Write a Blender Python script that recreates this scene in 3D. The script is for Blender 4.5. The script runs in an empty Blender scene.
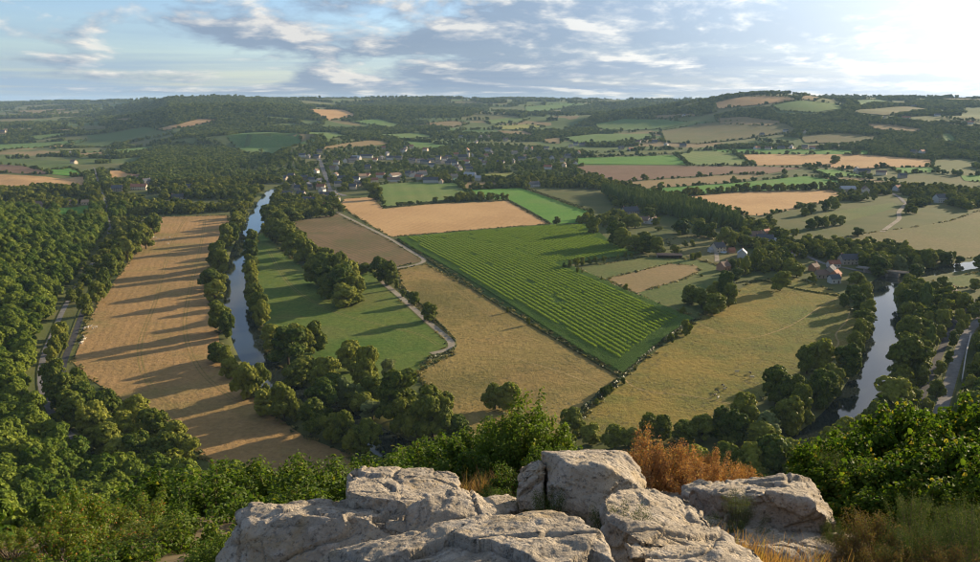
import bpy, bmesh, math, random
import numpy as np
from mathutils import Vector, Matrix
from mathutils.geometry import delaunay_2d_cdt

# ---------------------------------------------------------------- scene, camera, sky, sun, exposure
SC = bpy.context.scene
COL = SC.collection
EYE = 140.0                       # height of the view point above the valley floor
PITCH = math.radians(12.5)
FPX = 815.0                       # focal length in pixels of the 980 x 562 photograph
SUN_AZ, SUN_EL = math.radians(52.0), math.radians(13.0)

cam_d = bpy.data.cameras.new('camera')
cam_d.sensor_width = 36.0
cam_d.lens = 36.0 * FPX / 980.0
cam_d.clip_start, cam_d.clip_end = 0.1, 60000.0
cam = bpy.data.objects.new('camera', cam_d)
COL.objects.link(cam)
cam.location = (0, 0, EYE)
cam.rotation_euler = (math.pi / 2 - PITCH, 0, 0)
SC.camera = cam

SC.view_settings.view_transform = 'Standard'
SC.view_settings.look = 'None'
SC.view_settings.exposure = 1.22
SC.view_settings.gamma = 1.0
SC.view_settings.use_curve_mapping = False
SC.render.engine = 'CYCLES'
cy = SC.cycles
cy.max_bounces = 5; cy.diffuse_bounces = 2; cy.glossy_bounces = 2; cy.transmission_bounces = 3
cy.volume_bounces = 0; cy.transparent_max_bounces = 4
cy.use_denoising = True
try:
    cy.denoiser = 'OPENIMAGEDENOISE'
    cy.denoising_input_passes = 'RGB_ALBEDO_NORMAL'
    cy.denoising_prefilter = 'ACCURATE'
except Exception:
    pass
cy.use_adaptive_sampling = True
cy.adaptive_threshold = 0.012
cy.volume_step_rate = 4.0
cy.filter_width = 1.1
cy.sample_clamp_indirect = 4.0


class NT:
    """Small wrapper that keeps node building short."""
    def __init__(self, tree):
        self.t = tree
    def n(self, kind, **kw):
        nd = self.t.nodes.new(kind)
        ins = kw.pop('ins', {})
        for k, v in kw.items():
            setattr(nd, k, v)
        for k, v in ins.items():
            s = nd.inputs[k]
            if hasattr(v, 'is_output'):
                self.t.links.new(v, s)
            else:
                s.default_value = v
        return nd
    def link(self, a, b):
        self.t.links.new(a, b)
    def math(self, op, a, b=None, c=None, clamp=False):
        nd = self.n('ShaderNodeMath', operation=op, use_clamp=clamp)
        for i, v in enumerate((a, b, c)):
            if v is None:
                continue
            if hasattr(v, 'is_output'):
                self.link(v, nd.inputs[i])
            else:
                nd.inputs[i].default_value = v
        return nd.outputs[0]
    def mix(self, fac, a, b, blend='MIX'):
        nd = self.n('ShaderNodeMix', data_type='RGBA', blend_type=blend)
        for s, v in ((nd.inputs[0], fac), (nd.inputs[6], a), (nd.inputs[7], b)):
            if hasattr(v, 'is_output'):
                self.link(v, s)
            else:
                s.default_value = v if not isinstance(v, tuple) or len(v) == 4 else (*v, 1)
        return nd.outputs[2]
    def ramp(self, fac, stops):
        nd = self.n('ShaderNodeValToRGB')
        cr = nd.color_ramp
        while len(cr.elements) < len(stops):
            cr.elements.new(0.5)
        for e, (p, c) in zip(cr.elements, stops):
            e.position = p
            e.color = (c, c, c, 1) if not isinstance(c, tuple) else (*c[:3], 1)
        self.link(fac, nd.inputs[0])
        return nd.outputs[0]
    def noise(self, vec, scale, detail=3, rough=0.55, dist=0.0):
        nd = self.n('ShaderNodeTexNoise', ins={'Scale': scale, 'Detail': detail, 'Roughness': rough, 'Distortion': dist})
        if vec is not None:
            self.link(vec, nd.inputs['Vector'])
        return nd.outputs['Fac']
    def rng(self, v, a, b, c, d):
        nd = self.n('ShaderNodeMapRange', ins={'Value': v, 'From Min': a, 'From Max': b, 'To Min': c, 'To Max': d})
        return nd.outputs[0]


def build_world():
    w = bpy.data.worlds.new('World')
    SC.world = w
    w.use_nodes = True
    w.node_tree.nodes.clear()
    N = NT(w.node_tree)
    out = N.n('ShaderNodeOutputWorld')
    bg = N.n('ShaderNodeBackground')
    N.link(bg.outputs[0], out.inputs[0])
    sky = N.n('ShaderNodeTexSky', sky_type='NISHITA', sun_disc=False, sun_elevation=SUN_EL,
              sun_rotation=SUN_AZ, altitude=200.0, air_density=1.0, dust_density=0.35, ozone_density=2.0)
    tc = N.n('ShaderNodeTexCoord')
    d = tc.outputs['Generated']
    sep = N.n('ShaderNodeSeparateXYZ', ins={0: d})
    x, y, z = sep.outputs
    zc = N.math('MAXIMUM', z, 0.0)
    v = N.math('LOGARITHM', N.math('ADD', zc, 0.035), math.e)
    uv = N.n('ShaderNodeCombineXYZ', ins={0: N.math('MULTIPLY', x, 3.4), 1: N.math('MULTIPLY', y, 3.4), 2: N.math('MULTIPLY', v, 1.25)}).outputs[0]
    # towards the sun: used for the forward scattering of cloud and thin haze
    sd = (math.sin(SUN_AZ) * math.cos(SUN_EL), math.cos(SUN_AZ) * math.cos(SUN_EL), math.sin(SUN_EL))
    dt = N.n('ShaderNodeVectorMath', operation='DOT_PRODUCT', ins={0: d, 1: sd}).outputs['Value']
    glow = N.rng(dt, 0.42, 1.0, 0.0, 1.0)
    glow = N.math('POWER', glow, 3.0)
    offs = N.n('ShaderNodeVectorMath', operation='ADD', ins={0: uv, 1: (3.7, 1.9, 0.35)}).outputs[0]
    big = N.noise(offs, 0.62, 2, 0.5)
    med = N.noise(offs, 1.9, 8, 0.58, 0.2)
    offs2 = N.n('ShaderNodeVectorMath', operation='ADD', ins={0: offs, 1: (0.06, 0.03, 0.07)}).outputs[0]
    med2 = N.noise(offs2, 1.9, 8, 0.58, 0.2)
    # cumulus: more of it from the clear west of the view towards the sun side
    cov = N.math('ADD', N.math('MULTIPLY', big, 0.45), N.math('MULTIPLY', N.rng(x, -0.45, 0.1, 0.0, 1.0), 0.23))
    dens = N.math('ADD', med, N.math('SUBTRACT', cov, 0.25))
    cl = N.rng(dens, 0.49, 0.60, 0.0, 1.0)
    lit = N.rng(N.math('SUBTRACT', med, med2), -0.015, 0.105, 0.0, 1.0)
    thick = N.rng(dens, 0.53, 0.66, 0.0, 1.0)
    # low stratus bands
    uvb = N.n('ShaderNodeCombineXYZ', ins={0: N.math('MULTIPLY', x, 1.5), 1: N.math('MULTIPLY', y, 1.5), 2: N.math('MULTIPLY', v, 2.6)}).outputs[0]
    band = N.noise(uvb, 2.0, 5, 0.55, 0.2)
    bandm = N.math('MULTIPLY', N.rng(band, 0.36, 0.58, 0.25, 0.9), N.rng(zc, 0.12, 0.02, 0.0, 1.0))
    glo = N.math('ADD', 0.92, N.math('MULTIPLY', glow, 1.5))
    shade = N.mix(lit, (1.75, 2.3, 3.1), (6.2, 5.8, 5.2))
    shade = N.mix(N.math('MULTIPLY', thick, N.math('SUBTRACT', 0.85, N.math('MULTIPLY', lit, 0.55))), shade, (1.6, 2.1, 2.85))
    shade = N.n('ShaderNodeVectorMath', operation='SCALE', ins={0: shade, 'Scale': glo}).outputs[0]
    bcol = N.n('ShaderNodeVectorMath', operation='SCALE', ins={0: (2.0, 2.85, 3.9), 'Scale': glo}).outputs[0]
    skyc = N.mix(1.0, sky.outputs[0], (0.84, 0.89, 1.10), 'MULTIPLY')
    c = N.mix(bandm, skyc, bcol)
    # bright veil of thin cloud in front of the low sun
    veil = N.math('MULTIPLY', N.math('POWER', glow, 1.15), 0.85, clamp=True)
    c = N.mix(veil, c, (11.8, 10.4, 8.2))
    c = N.mix(N.math('MULTIPLY', cl, N.math('SUBTRACT', 0.9, N.math('MULTIPLY', glow, 0.7))), c, shade)
    N.link(c, bg.inputs['Color'])
    bg.inputs['Strength'].default_value = 0.078
    return w


build_world()
sun_d = bpy.data.lights.new('sun', 'SUN')
sun_d.energy = 5.0
sun_d.angle = math.radians(0.9)
sun_d.color = (1.0, 0.80, 0.55)
sun = bpy.data.objects.new('sun', sun_d)
COL.objects.link(sun)
sun.location = (200, 100, 300)
sun.rotation_euler = Vector((-math.sin(SUN_AZ) * math.cos(SUN_EL), -math.cos(SUN_AZ) * math.cos(SUN_EL), -math.sin(SUN_EL))).to_track_quat('-Z', 'Y').to_euler()

# ---------------------------------------------------------------- helpers
RNG = np.random.default_rng(11)
random.seed(5)
ORD = ('first second third fourth fifth sixth seventh eighth ninth tenth eleventh twelfth thirteenth fourteenth fifteenth '
       'sixteenth seventeenth eighteenth nineteenth').split()
TENS = {2: 'twent', 3: 'thirt', 4: 'fort', 5: 'fift', 6: 'sixt', 7: 'sevent', 8: 'eight', 9: 'ninet'}


def ordinal(i):
    """1 -> first"""
    if i < 20:
        return ORD[i - 1]
    t, o = divmod(i, 10)
    return TENS[t] + 'ieth' if o == 0 else TENS[t] + 'y-' + ORD[o - 1]


def tag(o, label=None, cat=None, group=None, kind=None):
    for k, v in (('label', label), ('category', cat), ('group', group), ('kind', kind)):
        if v:
            o[k] = v
    return o


def mesh_obj(name, mesh, mat=None, parent=None):
    o = bpy.data.objects.new(name, mesh)
    COL.objects.link(o)
    if mat is not None and len(mesh.materials) == 0:
        mesh.materials.append(mat)
    if parent is not None:
        o.parent = parent
    return o


def empty(name, loc=(0, 0, 0), rz=0.0, scale=(1, 1, 1)):
    o = bpy.data.objects.new(name, None)
    o.empty_display_size = 0.2
    COL.objects.link(o)
    o.location = loc
    o.rotation_euler = (0, 0, rz)
    o.scale = scale
    return o


def np_mesh(name, V, F, smooth=False, mats=None, fmat=None):
    """V: n x 3, F: m x k (one face size)"""
    V = np.asarray(V, np.float32); F = np.asarray(F, np.int32)
    me = bpy.data.meshes.new(name)
    k = F.shape[1] if len(F) else 3
    me.vertices.add(len(V)); me.vertices.foreach_set('co', V.ravel())
    me.loops.add(F.size); me.loops.foreach_set('vertex_index', F.ravel())
    me.polygons.add(len(F))
    me.polygons.foreach_set('loop_start', np.arange(0, F.size, k, dtype=np.int32))
    me.polygons.foreach_set('loop_total', np.full(len(F), k, np.int32))
    if smooth:
        me.polygons.foreach_set('use_smooth', np.ones(len(F), bool))
    for m in mats or ():
        me.materials.append(m)
    if fmat is not None:
        me.polygons.foreach_set('material_index', np.asarray(fmat, np.int32))
    me.update(calc_edges=True)
    return me


def sstep(a, b, x):
    t = np.clip((x - a) / (b - a), 0, 1)
    return t * t * (3 - 2 * t)


def hash3(ix, iy, iz, seed):
    h = (ix.astype(np.int64) * 374761393 + iy.astype(np.int64) * 668265263 + iz.astype(np.int64) * 2147483647 + seed * 974711) & 0x7fffffff
    h = ((h ^ (h >> 13)) * 1274126177) & 0x7fffffff
    h = h ^ (h >> 16)
    return (h & 0xffff) / 32767.5 - 1.0


def vnoise(P, seed=0):
    """value noise on n x 3 points, -1..1"""
    P = np.asarray(P, float)
    i = np.floor(P).astype(np.int64); f = P - i
    u = f * f * f * (f * (f * 6 - 15) + 10)
    r = 0
    for dx in (0, 1):
        for dy in (0, 1):
            for dz in (0, 1):
                w = (u[:, 0] if dx else 1 - u[:, 0]) * (u[:, 1] if dy else 1 - u[:, 1]) * (u[:, 2] if dz else 1 - u[:, 2])
                r = r + w * hash3(i[:, 0] + dx, i[:, 1] + dy, i[:, 2] + dz, seed)
    return r


def fbm(P, octaves=4, gain=0.5, seed=0, ridged=False):
    a, s, r = 1.0, 0.0, 0
    P = np.asarray(P, float)
    for k in range(octaves):
        n = vnoise(P * 2.03 ** k + 17.3 * k, seed + k)
        r = r + a * ((1 - 2 * np.abs(n)) if ridged else n)
        s += a; a *= gain
    return r / s


def pt_in_poly(x, y, poly):
    x = np.asarray(x, float); y = np.asarray(y, float)
    inside = np.zeros(x.shape, bool)
    n = len(poly)
    for i in range(n):
        x0, y0 = poly[i]; x1, y1 = poly[(i + 1) % n]
        if y0 == y1:
            continue
        c = (y0 > y) != (y1 > y)
        inside ^= c & (x < (x1 - x0) * (y - y0) / (y1 - y0) + x0)
    return inside


def dist_line(x, y, line):
    """distance to an open polyline"""
    x = np.asarray(x, float); y = np.asarray(y, float)
    d = np.full(x.shape, 1e12)
    for (ax, ay), (bx, by) in zip(line[:-1], line[1:]):
        vx, vy = bx - ax, by - ay
        t = np.clip(((x - ax) * vx + (y - ay) * vy) / (vx * vx + vy * vy + 1e-9), 0, 1)
        d = np.minimum(d, (x - ax - t * vx) ** 2 + (y - ay - t * vy) ** 2)
    return np.sqrt(d)


def ray(px, py):
    """world direction (unnormalised, depth 1 along the view axis) through a point of the photograph"""
    u, v = (px - 490.0) / FPX, (281.0 - py) / FPX
    return np.array([u, math.cos(PITCH) + v * math.sin(PITCH), -math.sin(PITCH) + v * math.cos(PITCH)])


def flat(px, py, z=0.0):
    d = ray(px, py)
    t = (z - EYE) / d[2]
    return (d[0] * t, d[1] * t)


def catmull(pts, n=8):
    P = [np.array(p, float) for p in pts]
    P = [2 * P[0] - P[1]] + P + [2 * P[-1] - P[-2]]
    out = []
    for i in range(1, len(P) - 2):
        for k in range(n):
            t = k / n
            a, b, c, d = P[i - 1], P[i], P[i + 1], P[i + 2]
            out.append(0.5 * ((2 * b) + (c - a) * t + (2 * a - 5 * b + 4 * c - d) * t * t + (3 * b - a - 3 * c + d) * t ** 3))
    out.append(P[-2])
    return [tuple(p) for p in out]


# ---------------------------------------------------------------- terrain
FOOT = [flat(*p) for p in [(112, 222), (100, 245), (80, 275), (55, 315), (38, 350), (33, 400), (58, 442), (120, 474), (200, 494), (300, 502),
                           (400, 498), (500, 500), (600, 503), (700, 500), (800, 492), (890, 462), (950, 425), (990, 370), (1020, 320), (1100, 280)]]
FOOT = [(FOOT[0][0] - 60, 2500.0), (FOOT[0][0] - 20, 1500.0)] + FOOT + [(1200.0, 1000.0), (3000.0, 1400.0)]
VALLEY = FOOT + [(9000.0, 1500.0), (9000.0, 30000.0), (-30000.0, 30000.0), (-30000.0, 2500.0)]
S0 = float(dist_line(np.array([0.0]), np.array([0.0]), FOOT)[0])

RIVER = catmull([flat(*p) for p in [(300, 184), (273, 190), (262, 204), (255, 222), (244, 243), (237, 265), (236, 295), (243, 325), (253, 350),
                                    (272, 376), (305, 398), (345, 421), (382, 440), (425, 460), (500, 472), (600, 477), (700, 476), (770, 466),
                                    (808, 445), (846, 412), (868, 380), (880, 345), (886, 318), (880, 298), (884, 283), (900, 275),
                                    (925, 272), (955, 267), (985, 262), (1040, 252), (1120, 240)]], 6)

AZ = [-60, -40, -31, -25, -21, -15, -10, 0, 8, 14, 20, 25, 31, 45, 60]
T_R0 = [1500, 1600, 1700, 1700, 1700, 1600, 1600, 1650, 1700, 1800, 1900, 1700, 1600, 1500, 1500]
T_RE = [9500, 9500, 9000, 7500, 5000, 5000, 5600, 6000, 6600, 6400, 5200, 5000, 5000, 5000, 5000]
T_H = [110, 110, 112, 122, 146, 146, 148, 150, 142, 138, 150, 150, 152, 150, 150]
BUMPS = [(16.8, 3800, 84, 400, 700), (20.5, 4000, 26, 420, 500), (-18.5, 3600, 42, 500, 450), (-17.0, 2150, 24, 260, 260), (-14, 2500, 16, 300, 240),
         (-4, 3900, 26, 700, 350), (10, 3600, 22, 420, 300), (27, 3300, 16, 500, 300), (-27, 3000, -22, 500, 400), (4, 5200, 18, 800, 300)]


def H(x, y):
    x = np.atleast_1d(np.asarray(x, float)); y = np.atleast_1d(np.asarray(y, float))
    r = np.hypot(x, y)
    az = np.degrees(np.arctan2(x, y))
    azc = np.clip(az, -60, 60)
    r0 = np.interp(azc, AZ, T_R0); re = np.interp(azc, AZ, T_RE); ht = np.interp(azc, AZ, T_H)
    t = np.clip((r - r0) / (re - r0), 0, 1)
    z = ht * t ** 1.35 - np.clip(r - re - 300, 0, 6000) * 0.012
    for a, rr, amp, sx, sy in BUMPS:
        bx, by = rr * math.sin(math.radians(a)), rr * math.cos(math.radians(a))
        z = z + amp * np.exp(-((x - bx) / sx) ** 2 - ((y - by) / sy) ** 2)
    w = sstep(1900, 3600, r)
    P = np.stack([x / 620.0, y / 620.0, np.zeros_like(x)], 1)
    z = z + w * 9.0 * (vnoise(P, 3) + 0.6 * vnoise(P * 2.3, 4))
    z = z + sstep(500, 1500, r) * (1 - w) * 1.2 * vnoise(P * 2.0, 8)
    # river channel
    near = r < 3000
    dr = np.full(x.shape, 999.0)
    if near.any():
        dr[near] = dist_line(x[near], y[near], RIVER)
    z = z - 2.2 * (1 - sstep(4.0, 12.0, dr))
    # the wooded bluff that carries the view point
    out = (~pt_in_poly(x, y, VALLEY)) & (y < 2500)
    s = np.zeros_like(x)
    if out.any():
        s[out] = dist_line(x[out], y[out], FOOT)
    q = np.minimum(s / S0, 1.0)
    bl = 137.6 * (0.82 * q ** 1.5 + 0.18 * q)
    bl = bl + 137.6 * 0.12 * np.clip(s / S0 - 1.0, 0, 1.5)
    fade = np.where(x < 0, 1 - sstep(620, 1050, y), 1 - 0.7 * sstep(350, 900, y))
    bl = bl * fade
    rough = sstep(10, 60, s) * sstep(20, 60, r) * 3.0
    bl = bl + rough * vnoise(P * 14, 9)
    z = np.where(out, np.maximum(z * (1 - sstep(0, 40, s)) + bl, bl), z)
    # ledge of the view point
    led = 137.62 - 0.40 * np.clip(y - 3.5, 0, 22) - 0.10 * np.abs(x) + 0.08 * vnoise(np.stack([x * 0.9, y * 0.9, 0 * x], 1), 5)
    wl = 1 - sstep(9.0, 24.0, np.hypot(x * 0.9, y))
    z = z * (1 - wl) + led * wl
    return z


def hz(x, y):
    return float(H(x, y)[0])


def hit(px, py, start=235.0, end=14000.0):
    """point of the terrain seen at a point of the photograph"""
    d = ray(px, py)
    ts = np.concatenate([np.geomspace(start, end, 900)])
    X, Y, Z = d[0] * ts, d[1] * ts, EYE + d[2] * ts
    g = H(X, Y)
    below = np.nonzero(Z <= g)[0]
    if len(below) == 0:
        k = len(ts) - 1
        gap = Z - g
        k = int(np.argmin(gap + (ts < 2500) * 1e6))
        return (X[k], Y[k], g[k])
    k = below[0]
    if k == 0:
        return (X[0], Y[0], g[0])
    a, b = ts[k - 1], ts[k]
    for _ in range(18):
        m = 0.5 * (a + b)
        if EYE + d[2] * m <= hz(d[0] * m, d[1] * m):
            b = m
        else:
            a = m
    return (d[0] * b, d[1] * b, hz(d[0] * b, d[1] * b))


# ---------------------------------------------------------------- materials
MATS = {}


def new_mat(name):
    m = bpy.data.materials.new(name)
    m.use_nodes = True
    m.node_tree.nodes.clear()
    N = NT(m.node_tree)
    out = N.n('ShaderNodeOutputMaterial')
    return m, N, out


def pbr(N, out, color, rough=0.9, bump=None, spec=0.2, bump_strength=0.5, bump_dist=0.1):
    p = N.n('ShaderNodeBsdfPrincipled', ins={'Roughness': rough, 'Specular IOR Level': spec})
    if hasattr(color, 'is_output'):
        N.link(color, p.inputs['Base Color'])
    else:
        p.inputs['Base Color'].default_value = (*color, 1)
    if bump is not None:
        b = N.n('ShaderNodeBump', ins={'Strength': bump_strength, 'Distance': bump_dist, 'Height': bump})
        N.link(b.outputs[0], p.inputs['Normal'])
    N.link(p.outputs[0], out.inputs[0])
    return p


def plain(name, color, rough=0.8, var=0.15, scale=3.0, spec=0.2):
    """a painted, plastered or metal surface with mild weathering"""
    if name in MATS:
        return MATS[name]
    m, N, out = new_mat(name)
    tc = N.n('ShaderNodeTexCoord').outputs['Object']
    n = N.noise(tc, scale, 4)
    info = N.n('ShaderNodeObjectInfo').outputs['Random']
    f = N.math('MULTIPLY', N.math('ADD', N.math('SUBTRACT', n, 0.5), N.math('MULTIPLY', N.math('SUBTRACT', info, 0.5), 0.5)), var * 2)
    c = N.mix(1.0, (*color, 1), N.n('ShaderNodeCombineColor', ins={0: N.math('ADD', 1.0, f), 1: N.math('ADD', 1.0, f), 2: N.math('ADD', 1.0, f)}).outputs[0], 'MULTIPLY')
    pbr(N, out, c, rough, spec=spec)
    MATS[name] = m
    return m


def ground_mat(name, a, b, c=None, scale=0.02, rows=None, fine=0.6, bump=0.35, patch=0.5, rowcol=None, rowamt=0.5):
    """field or grass surface. a,b: the two main colours; c: patches; rows: (angle, spacing)"""
    if name in MATS:
        return MATS[name]
    m, N, out = new_mat(name)
    tc = N.n('ShaderNodeTexCoord').outputs['Object']
    n1 = N.noise(tc, scale, 5, 0.6, 0.3)
    n2 = N.noise(tc, scale * 9, 4, 0.65)
    n3 = N.noise(tc, fine * 0.55, 4, 0.75)
    f = N.math('ADD', N.math('MULTIPLY', n1, 0.85), N.math('ADD', N.math('MULTIPLY', n2, 0.40), N.math('MULTIPLY', n3, 0.20)))
    col = N.mix(N.rng(f, 0.61, 0.84, 0, 1), (*a, 1), (*b, 1))
    if c:
        n4 = N.noise(tc, scale * 1.7, 4, 0.55, 0.6)
        col = N.mix(N.math('MULTIPLY', N.rng(n4, 0.52, 0.68, 0, 1), patch), col, (*c, 1))
    g3 = N.rng(n3, 0.30, 0.70, 0.70, 1.25)
    col = N.mix(1.0, col, N.n('ShaderNodeCombineColor', ins={0: g3, 1: g3, 2: g3}).outputs[0], 'MULTIPLY')
    h = n3
    if rows:
        ang, sp = rows
        rot = N.n('ShaderNodeMapping', ins={'Vector': tc, 'Rotation': (0, 0, -ang)}).outputs[0]
        warp = N.noise(tc, 0.012, 2)
        yy = N.n('ShaderNodeSeparateXYZ', ins={0: rot}).outputs[1]
        yy = N.math('ADD', yy, N.math('MULTIPLY', warp, 6.0))
        wv = N.math('SINE', N.math('MULTIPLY', yy, 2 * math.pi / sp))
        wv2 = N.math('SINE', N.math('MULTIPLY', yy, 2 * math.pi / (sp * 3.7)))
        st = N.math('ADD', N.math('MULTIPLY', wv, 0.40), N.math('ADD', 0.5, N.math('MULTIPLY', wv2, 0.06)))
        st = N.math('MULTIPLY', N.math('MULTIPLY', st, rowamt), N.math('ADD', 0.5, n2))
        rc = rowcol or tuple(v * 0.55 for v in a)
        col = N.mix(st, col, (*rc, 1))
        h = N.math('ADD', n3, N.math('MULTIPLY', wv, 0.04))
    pbr(N, out, col, 0.95, h, 0.05, bump, 0.7)
    MATS[name] = m
    return m


def leaf_mat(name, dark, light, autumn=None, trans=0.28, nscale=0.4, rough=0.55, spec=0.25, amount=0.35, spread=1.0):
    """foliage: diffuse and translucent leaf; colour varies from plant to plant and from clump to clump"""
    if name in MATS:
        return MATS[name]
    m, N, out = new_mat(name)
    geo = N.n('ShaderNodeNewGeometry')
    tc = N.n('ShaderNodeTexCoord').outputs['Object']
    info = N.n('ShaderNodeObjectInfo').outputs['Random']
    n = N.noise(tc, nscale, 3, 0.6)
    isl = geo.outputs['Random Per Island']
    f = N.math('ADD', N.math('MULTIPLY', info, 0.5 * spread), N.math('ADD', N.math('MULTIPLY', n, 0.5), N.math('MULTIPLY', N.math('SUBTRACT', isl, 0.5), 0.35)))
    col = N.mix(N.rng(f, 0.2, 0.85, 0, 1), (*dark, 1), (*light, 1))
    if autumn:
        col = N.mix(N.rng(isl, 1 - amount, 1 - amount + 0.08, 0, 0.9), col, (*autumn, 1))
    p = N.n('ShaderNodeBsdfPrincipled', ins={'Roughness': rough, 'Specular IOR Level': spec, 'Base Color': col})
    tcol = N.mix(1.0, col, (1.25, 1.35, 0.55, 1), 'MULTIPLY')
    t = N.n('ShaderNodeBsdfTranslucent', ins={'Color': tcol})
    mx = N.n('ShaderNodeMixShader', ins={0: trans})
    N.link(p.outputs[0], mx.inputs[1]); N.link(t.outputs[0], mx.inputs[2])
    N.link(mx.outputs[0], out.inputs[0])
    MATS[name] = m
    return m


BARK = plain('bark', (0.09, 0.07, 0.05), 0.95, 0.4, 6.0, 0.05)
LEAF = leaf_mat('broadleaf', (0.055, 0.092, 0.013), (0.265, 0.270, 0.044), trans=0.22, spec=0.04, spread=1.2, nscale=2.2)
LEAF_PALE = leaf_mat('willow_leaf', (0.15, 0.19, 0.07), (0.26, 0.28, 0.11), trans=0.2, spec=0.05)
LEAF_POP = leaf_mat('poplar_leaf', (0.12, 0.17, 0.035), (0.21, 0.25, 0.06), trans=0.2, spec=0.05)
LEAF_DARK = leaf_mat('copper_leaf', (0.022, 0.022, 0.016), (0.05, 0.04, 0.025), trans=0.1, spec=0.1)
LEAF_WOOD = leaf_mat('woodland_leaf', (0.050, 0.098, 0.012), (0.205, 0.245, 0.034), trans=0.25, spec=0.04, spread=1.1, nscale=2.2)
LEAF_FAR = leaf_mat('distant_leaf', (0.062, 0.108, 0.024), (0.230, 0.260, 0.060), trans=0.15, spec=0.03, spread=1.2)
# ---------------------------------------------------------------- ground sheet
def base_ground_mat():
    m, N, out = new_mat('countryside')
    tc = N.n('ShaderNodeTexCoord').outputs['Object']
    warp = N.n('ShaderNodeTexNoise', ins={'Vector': tc, 'Scale': 0.003, 'Detail': 2.0}).outputs['Color']
    wv = N.n('ShaderNodeVectorMath', operation='MULTIPLY_ADD', ins={0: warp, 1: (140, 140, 0), 2: tc}).outputs[0]
    vor = N.n('ShaderNodeTexVoronoi', ins={'Vector': wv, 'Scale': 0.0045, 'Randomness': 0.9})
    rnd = N.n('ShaderNodeSeparateColor', ins={0: vor.outputs['Color']}).outputs[0]
    cell = N.ramp(rnd, [(0.0, (0.075, 0.115, 0.032)), (0.3, (0.10, 0.14, 0.04)), (0.5, (0.155, 0.145, 0.06)), (0.72, (0.08, 0.145, 0.036)), (0.86, (0.25, 0.18, 0.09)), (1.0, (0.12, 0.14, 0.048))])
    n1 = N.noise(tc, 0.015, 5, 0.6)
    n2 = N.noise(tc, 0.35, 4, 0.7)
    grass = N.mix(N.rng(n1, 0.35, 0.65, 0, 1), (0.070, 0.092, 0.027, 1), (0.122, 0.118, 0.044, 1))
    ln = N.n('ShaderNodeVectorMath', operation='LENGTH', ins={0: tc}).outputs['Value']
    c = N.mix(N.rng(ln, 1500, 2300, 0, 1), grass, cell)
    c = N.mix(N.math('MULTIPLY', N.rng(n2, 0.3, 0.7, 0, 1), 0.35), c, (0.06, 0.075, 0.025, 1))
    soil = N.noise(tc, 1.7, 4, 0.6)
    led = N.mix(soil, (0.10, 0.07, 0.04, 1), (0.16, 0.13, 0.07, 1))
    c = N.mix(N.rng(ln, 150, 144, 0, 1), c, led)
    pbr(N, out, c, 0.95, n2, 0.05, 0.4, 0.4)
    return m


azs = np.radians(np.concatenate([np.arange(-180, -48, 6), np.arange(-48, -34, 1.0), np.arange(-34, 34, 0.28), np.arange(34, 48, 1.0), np.arange(48, 180, 6)]))
rs = np.concatenate([np.array([0.4, 1, 1.6, 2.2]), np.geomspace(2.8, 15500, 470)])
A, R_ = np.meshgrid(azs, rs)
gx, gy = (R_ * np.sin(A)).ravel(), (R_ * np.cos(A)).ravel()
gz = H(gx, gy)
na, nr = len(azs), len(rs)
ii, jj = np.meshgrid(np.arange(nr - 1), np.arange(na), indexing='ij')
j2 = (jj + 1) % na
gf = np.stack([ii * na + jj, ii * na + j2, (ii + 1) * na + j2, (ii + 1) * na + jj], -1).reshape(-1, 4)
GZ = gz.reshape(nr, na)
LR = np.log(rs)
H_exact = H


def H(x, y):
    """height of the ground sheet as meshed"""
    x = np.atleast_1d(np.asarray(x, float)); y = np.atleast_1d(np.asarray(y, float))
    r = np.clip(np.hypot(x, y), rs[0], rs[-1] * 0.999)
    a = np.arctan2(x, y)
    i = np.clip(np.searchsorted(rs, r) - 1, 0, nr - 2)
    j = np.clip(np.searchsorted(azs, a) - 1, 0, na - 2)
    u = (r - rs[i]) / (rs[i + 1] - rs[i]); v = np.clip((a - azs[j]) / (azs[j + 1] - azs[j]), 0, 1)
    return (GZ[i, j] * (1 - u) + GZ[i + 1, j] * u) * (1 - v) + (GZ[i, j + 1] * (1 - u) + GZ[i + 1, j + 1] * u) * v


ground = mesh_obj('ground', np_mesh('ground', np.stack([gx, gy, gz], 1), gf, True), base_ground_mat())
tag(ground, 'rolling green countryside ground of the river valley and the hills', kind='structure')

# ---------------------------------------------------------------- fields
FIELDS = []     # (world polygon, far?)
ROADS = []      # (world polyline, half width)


def poly_hit(pts):
    return [hit(*p)[:2] for p in pts]


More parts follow.
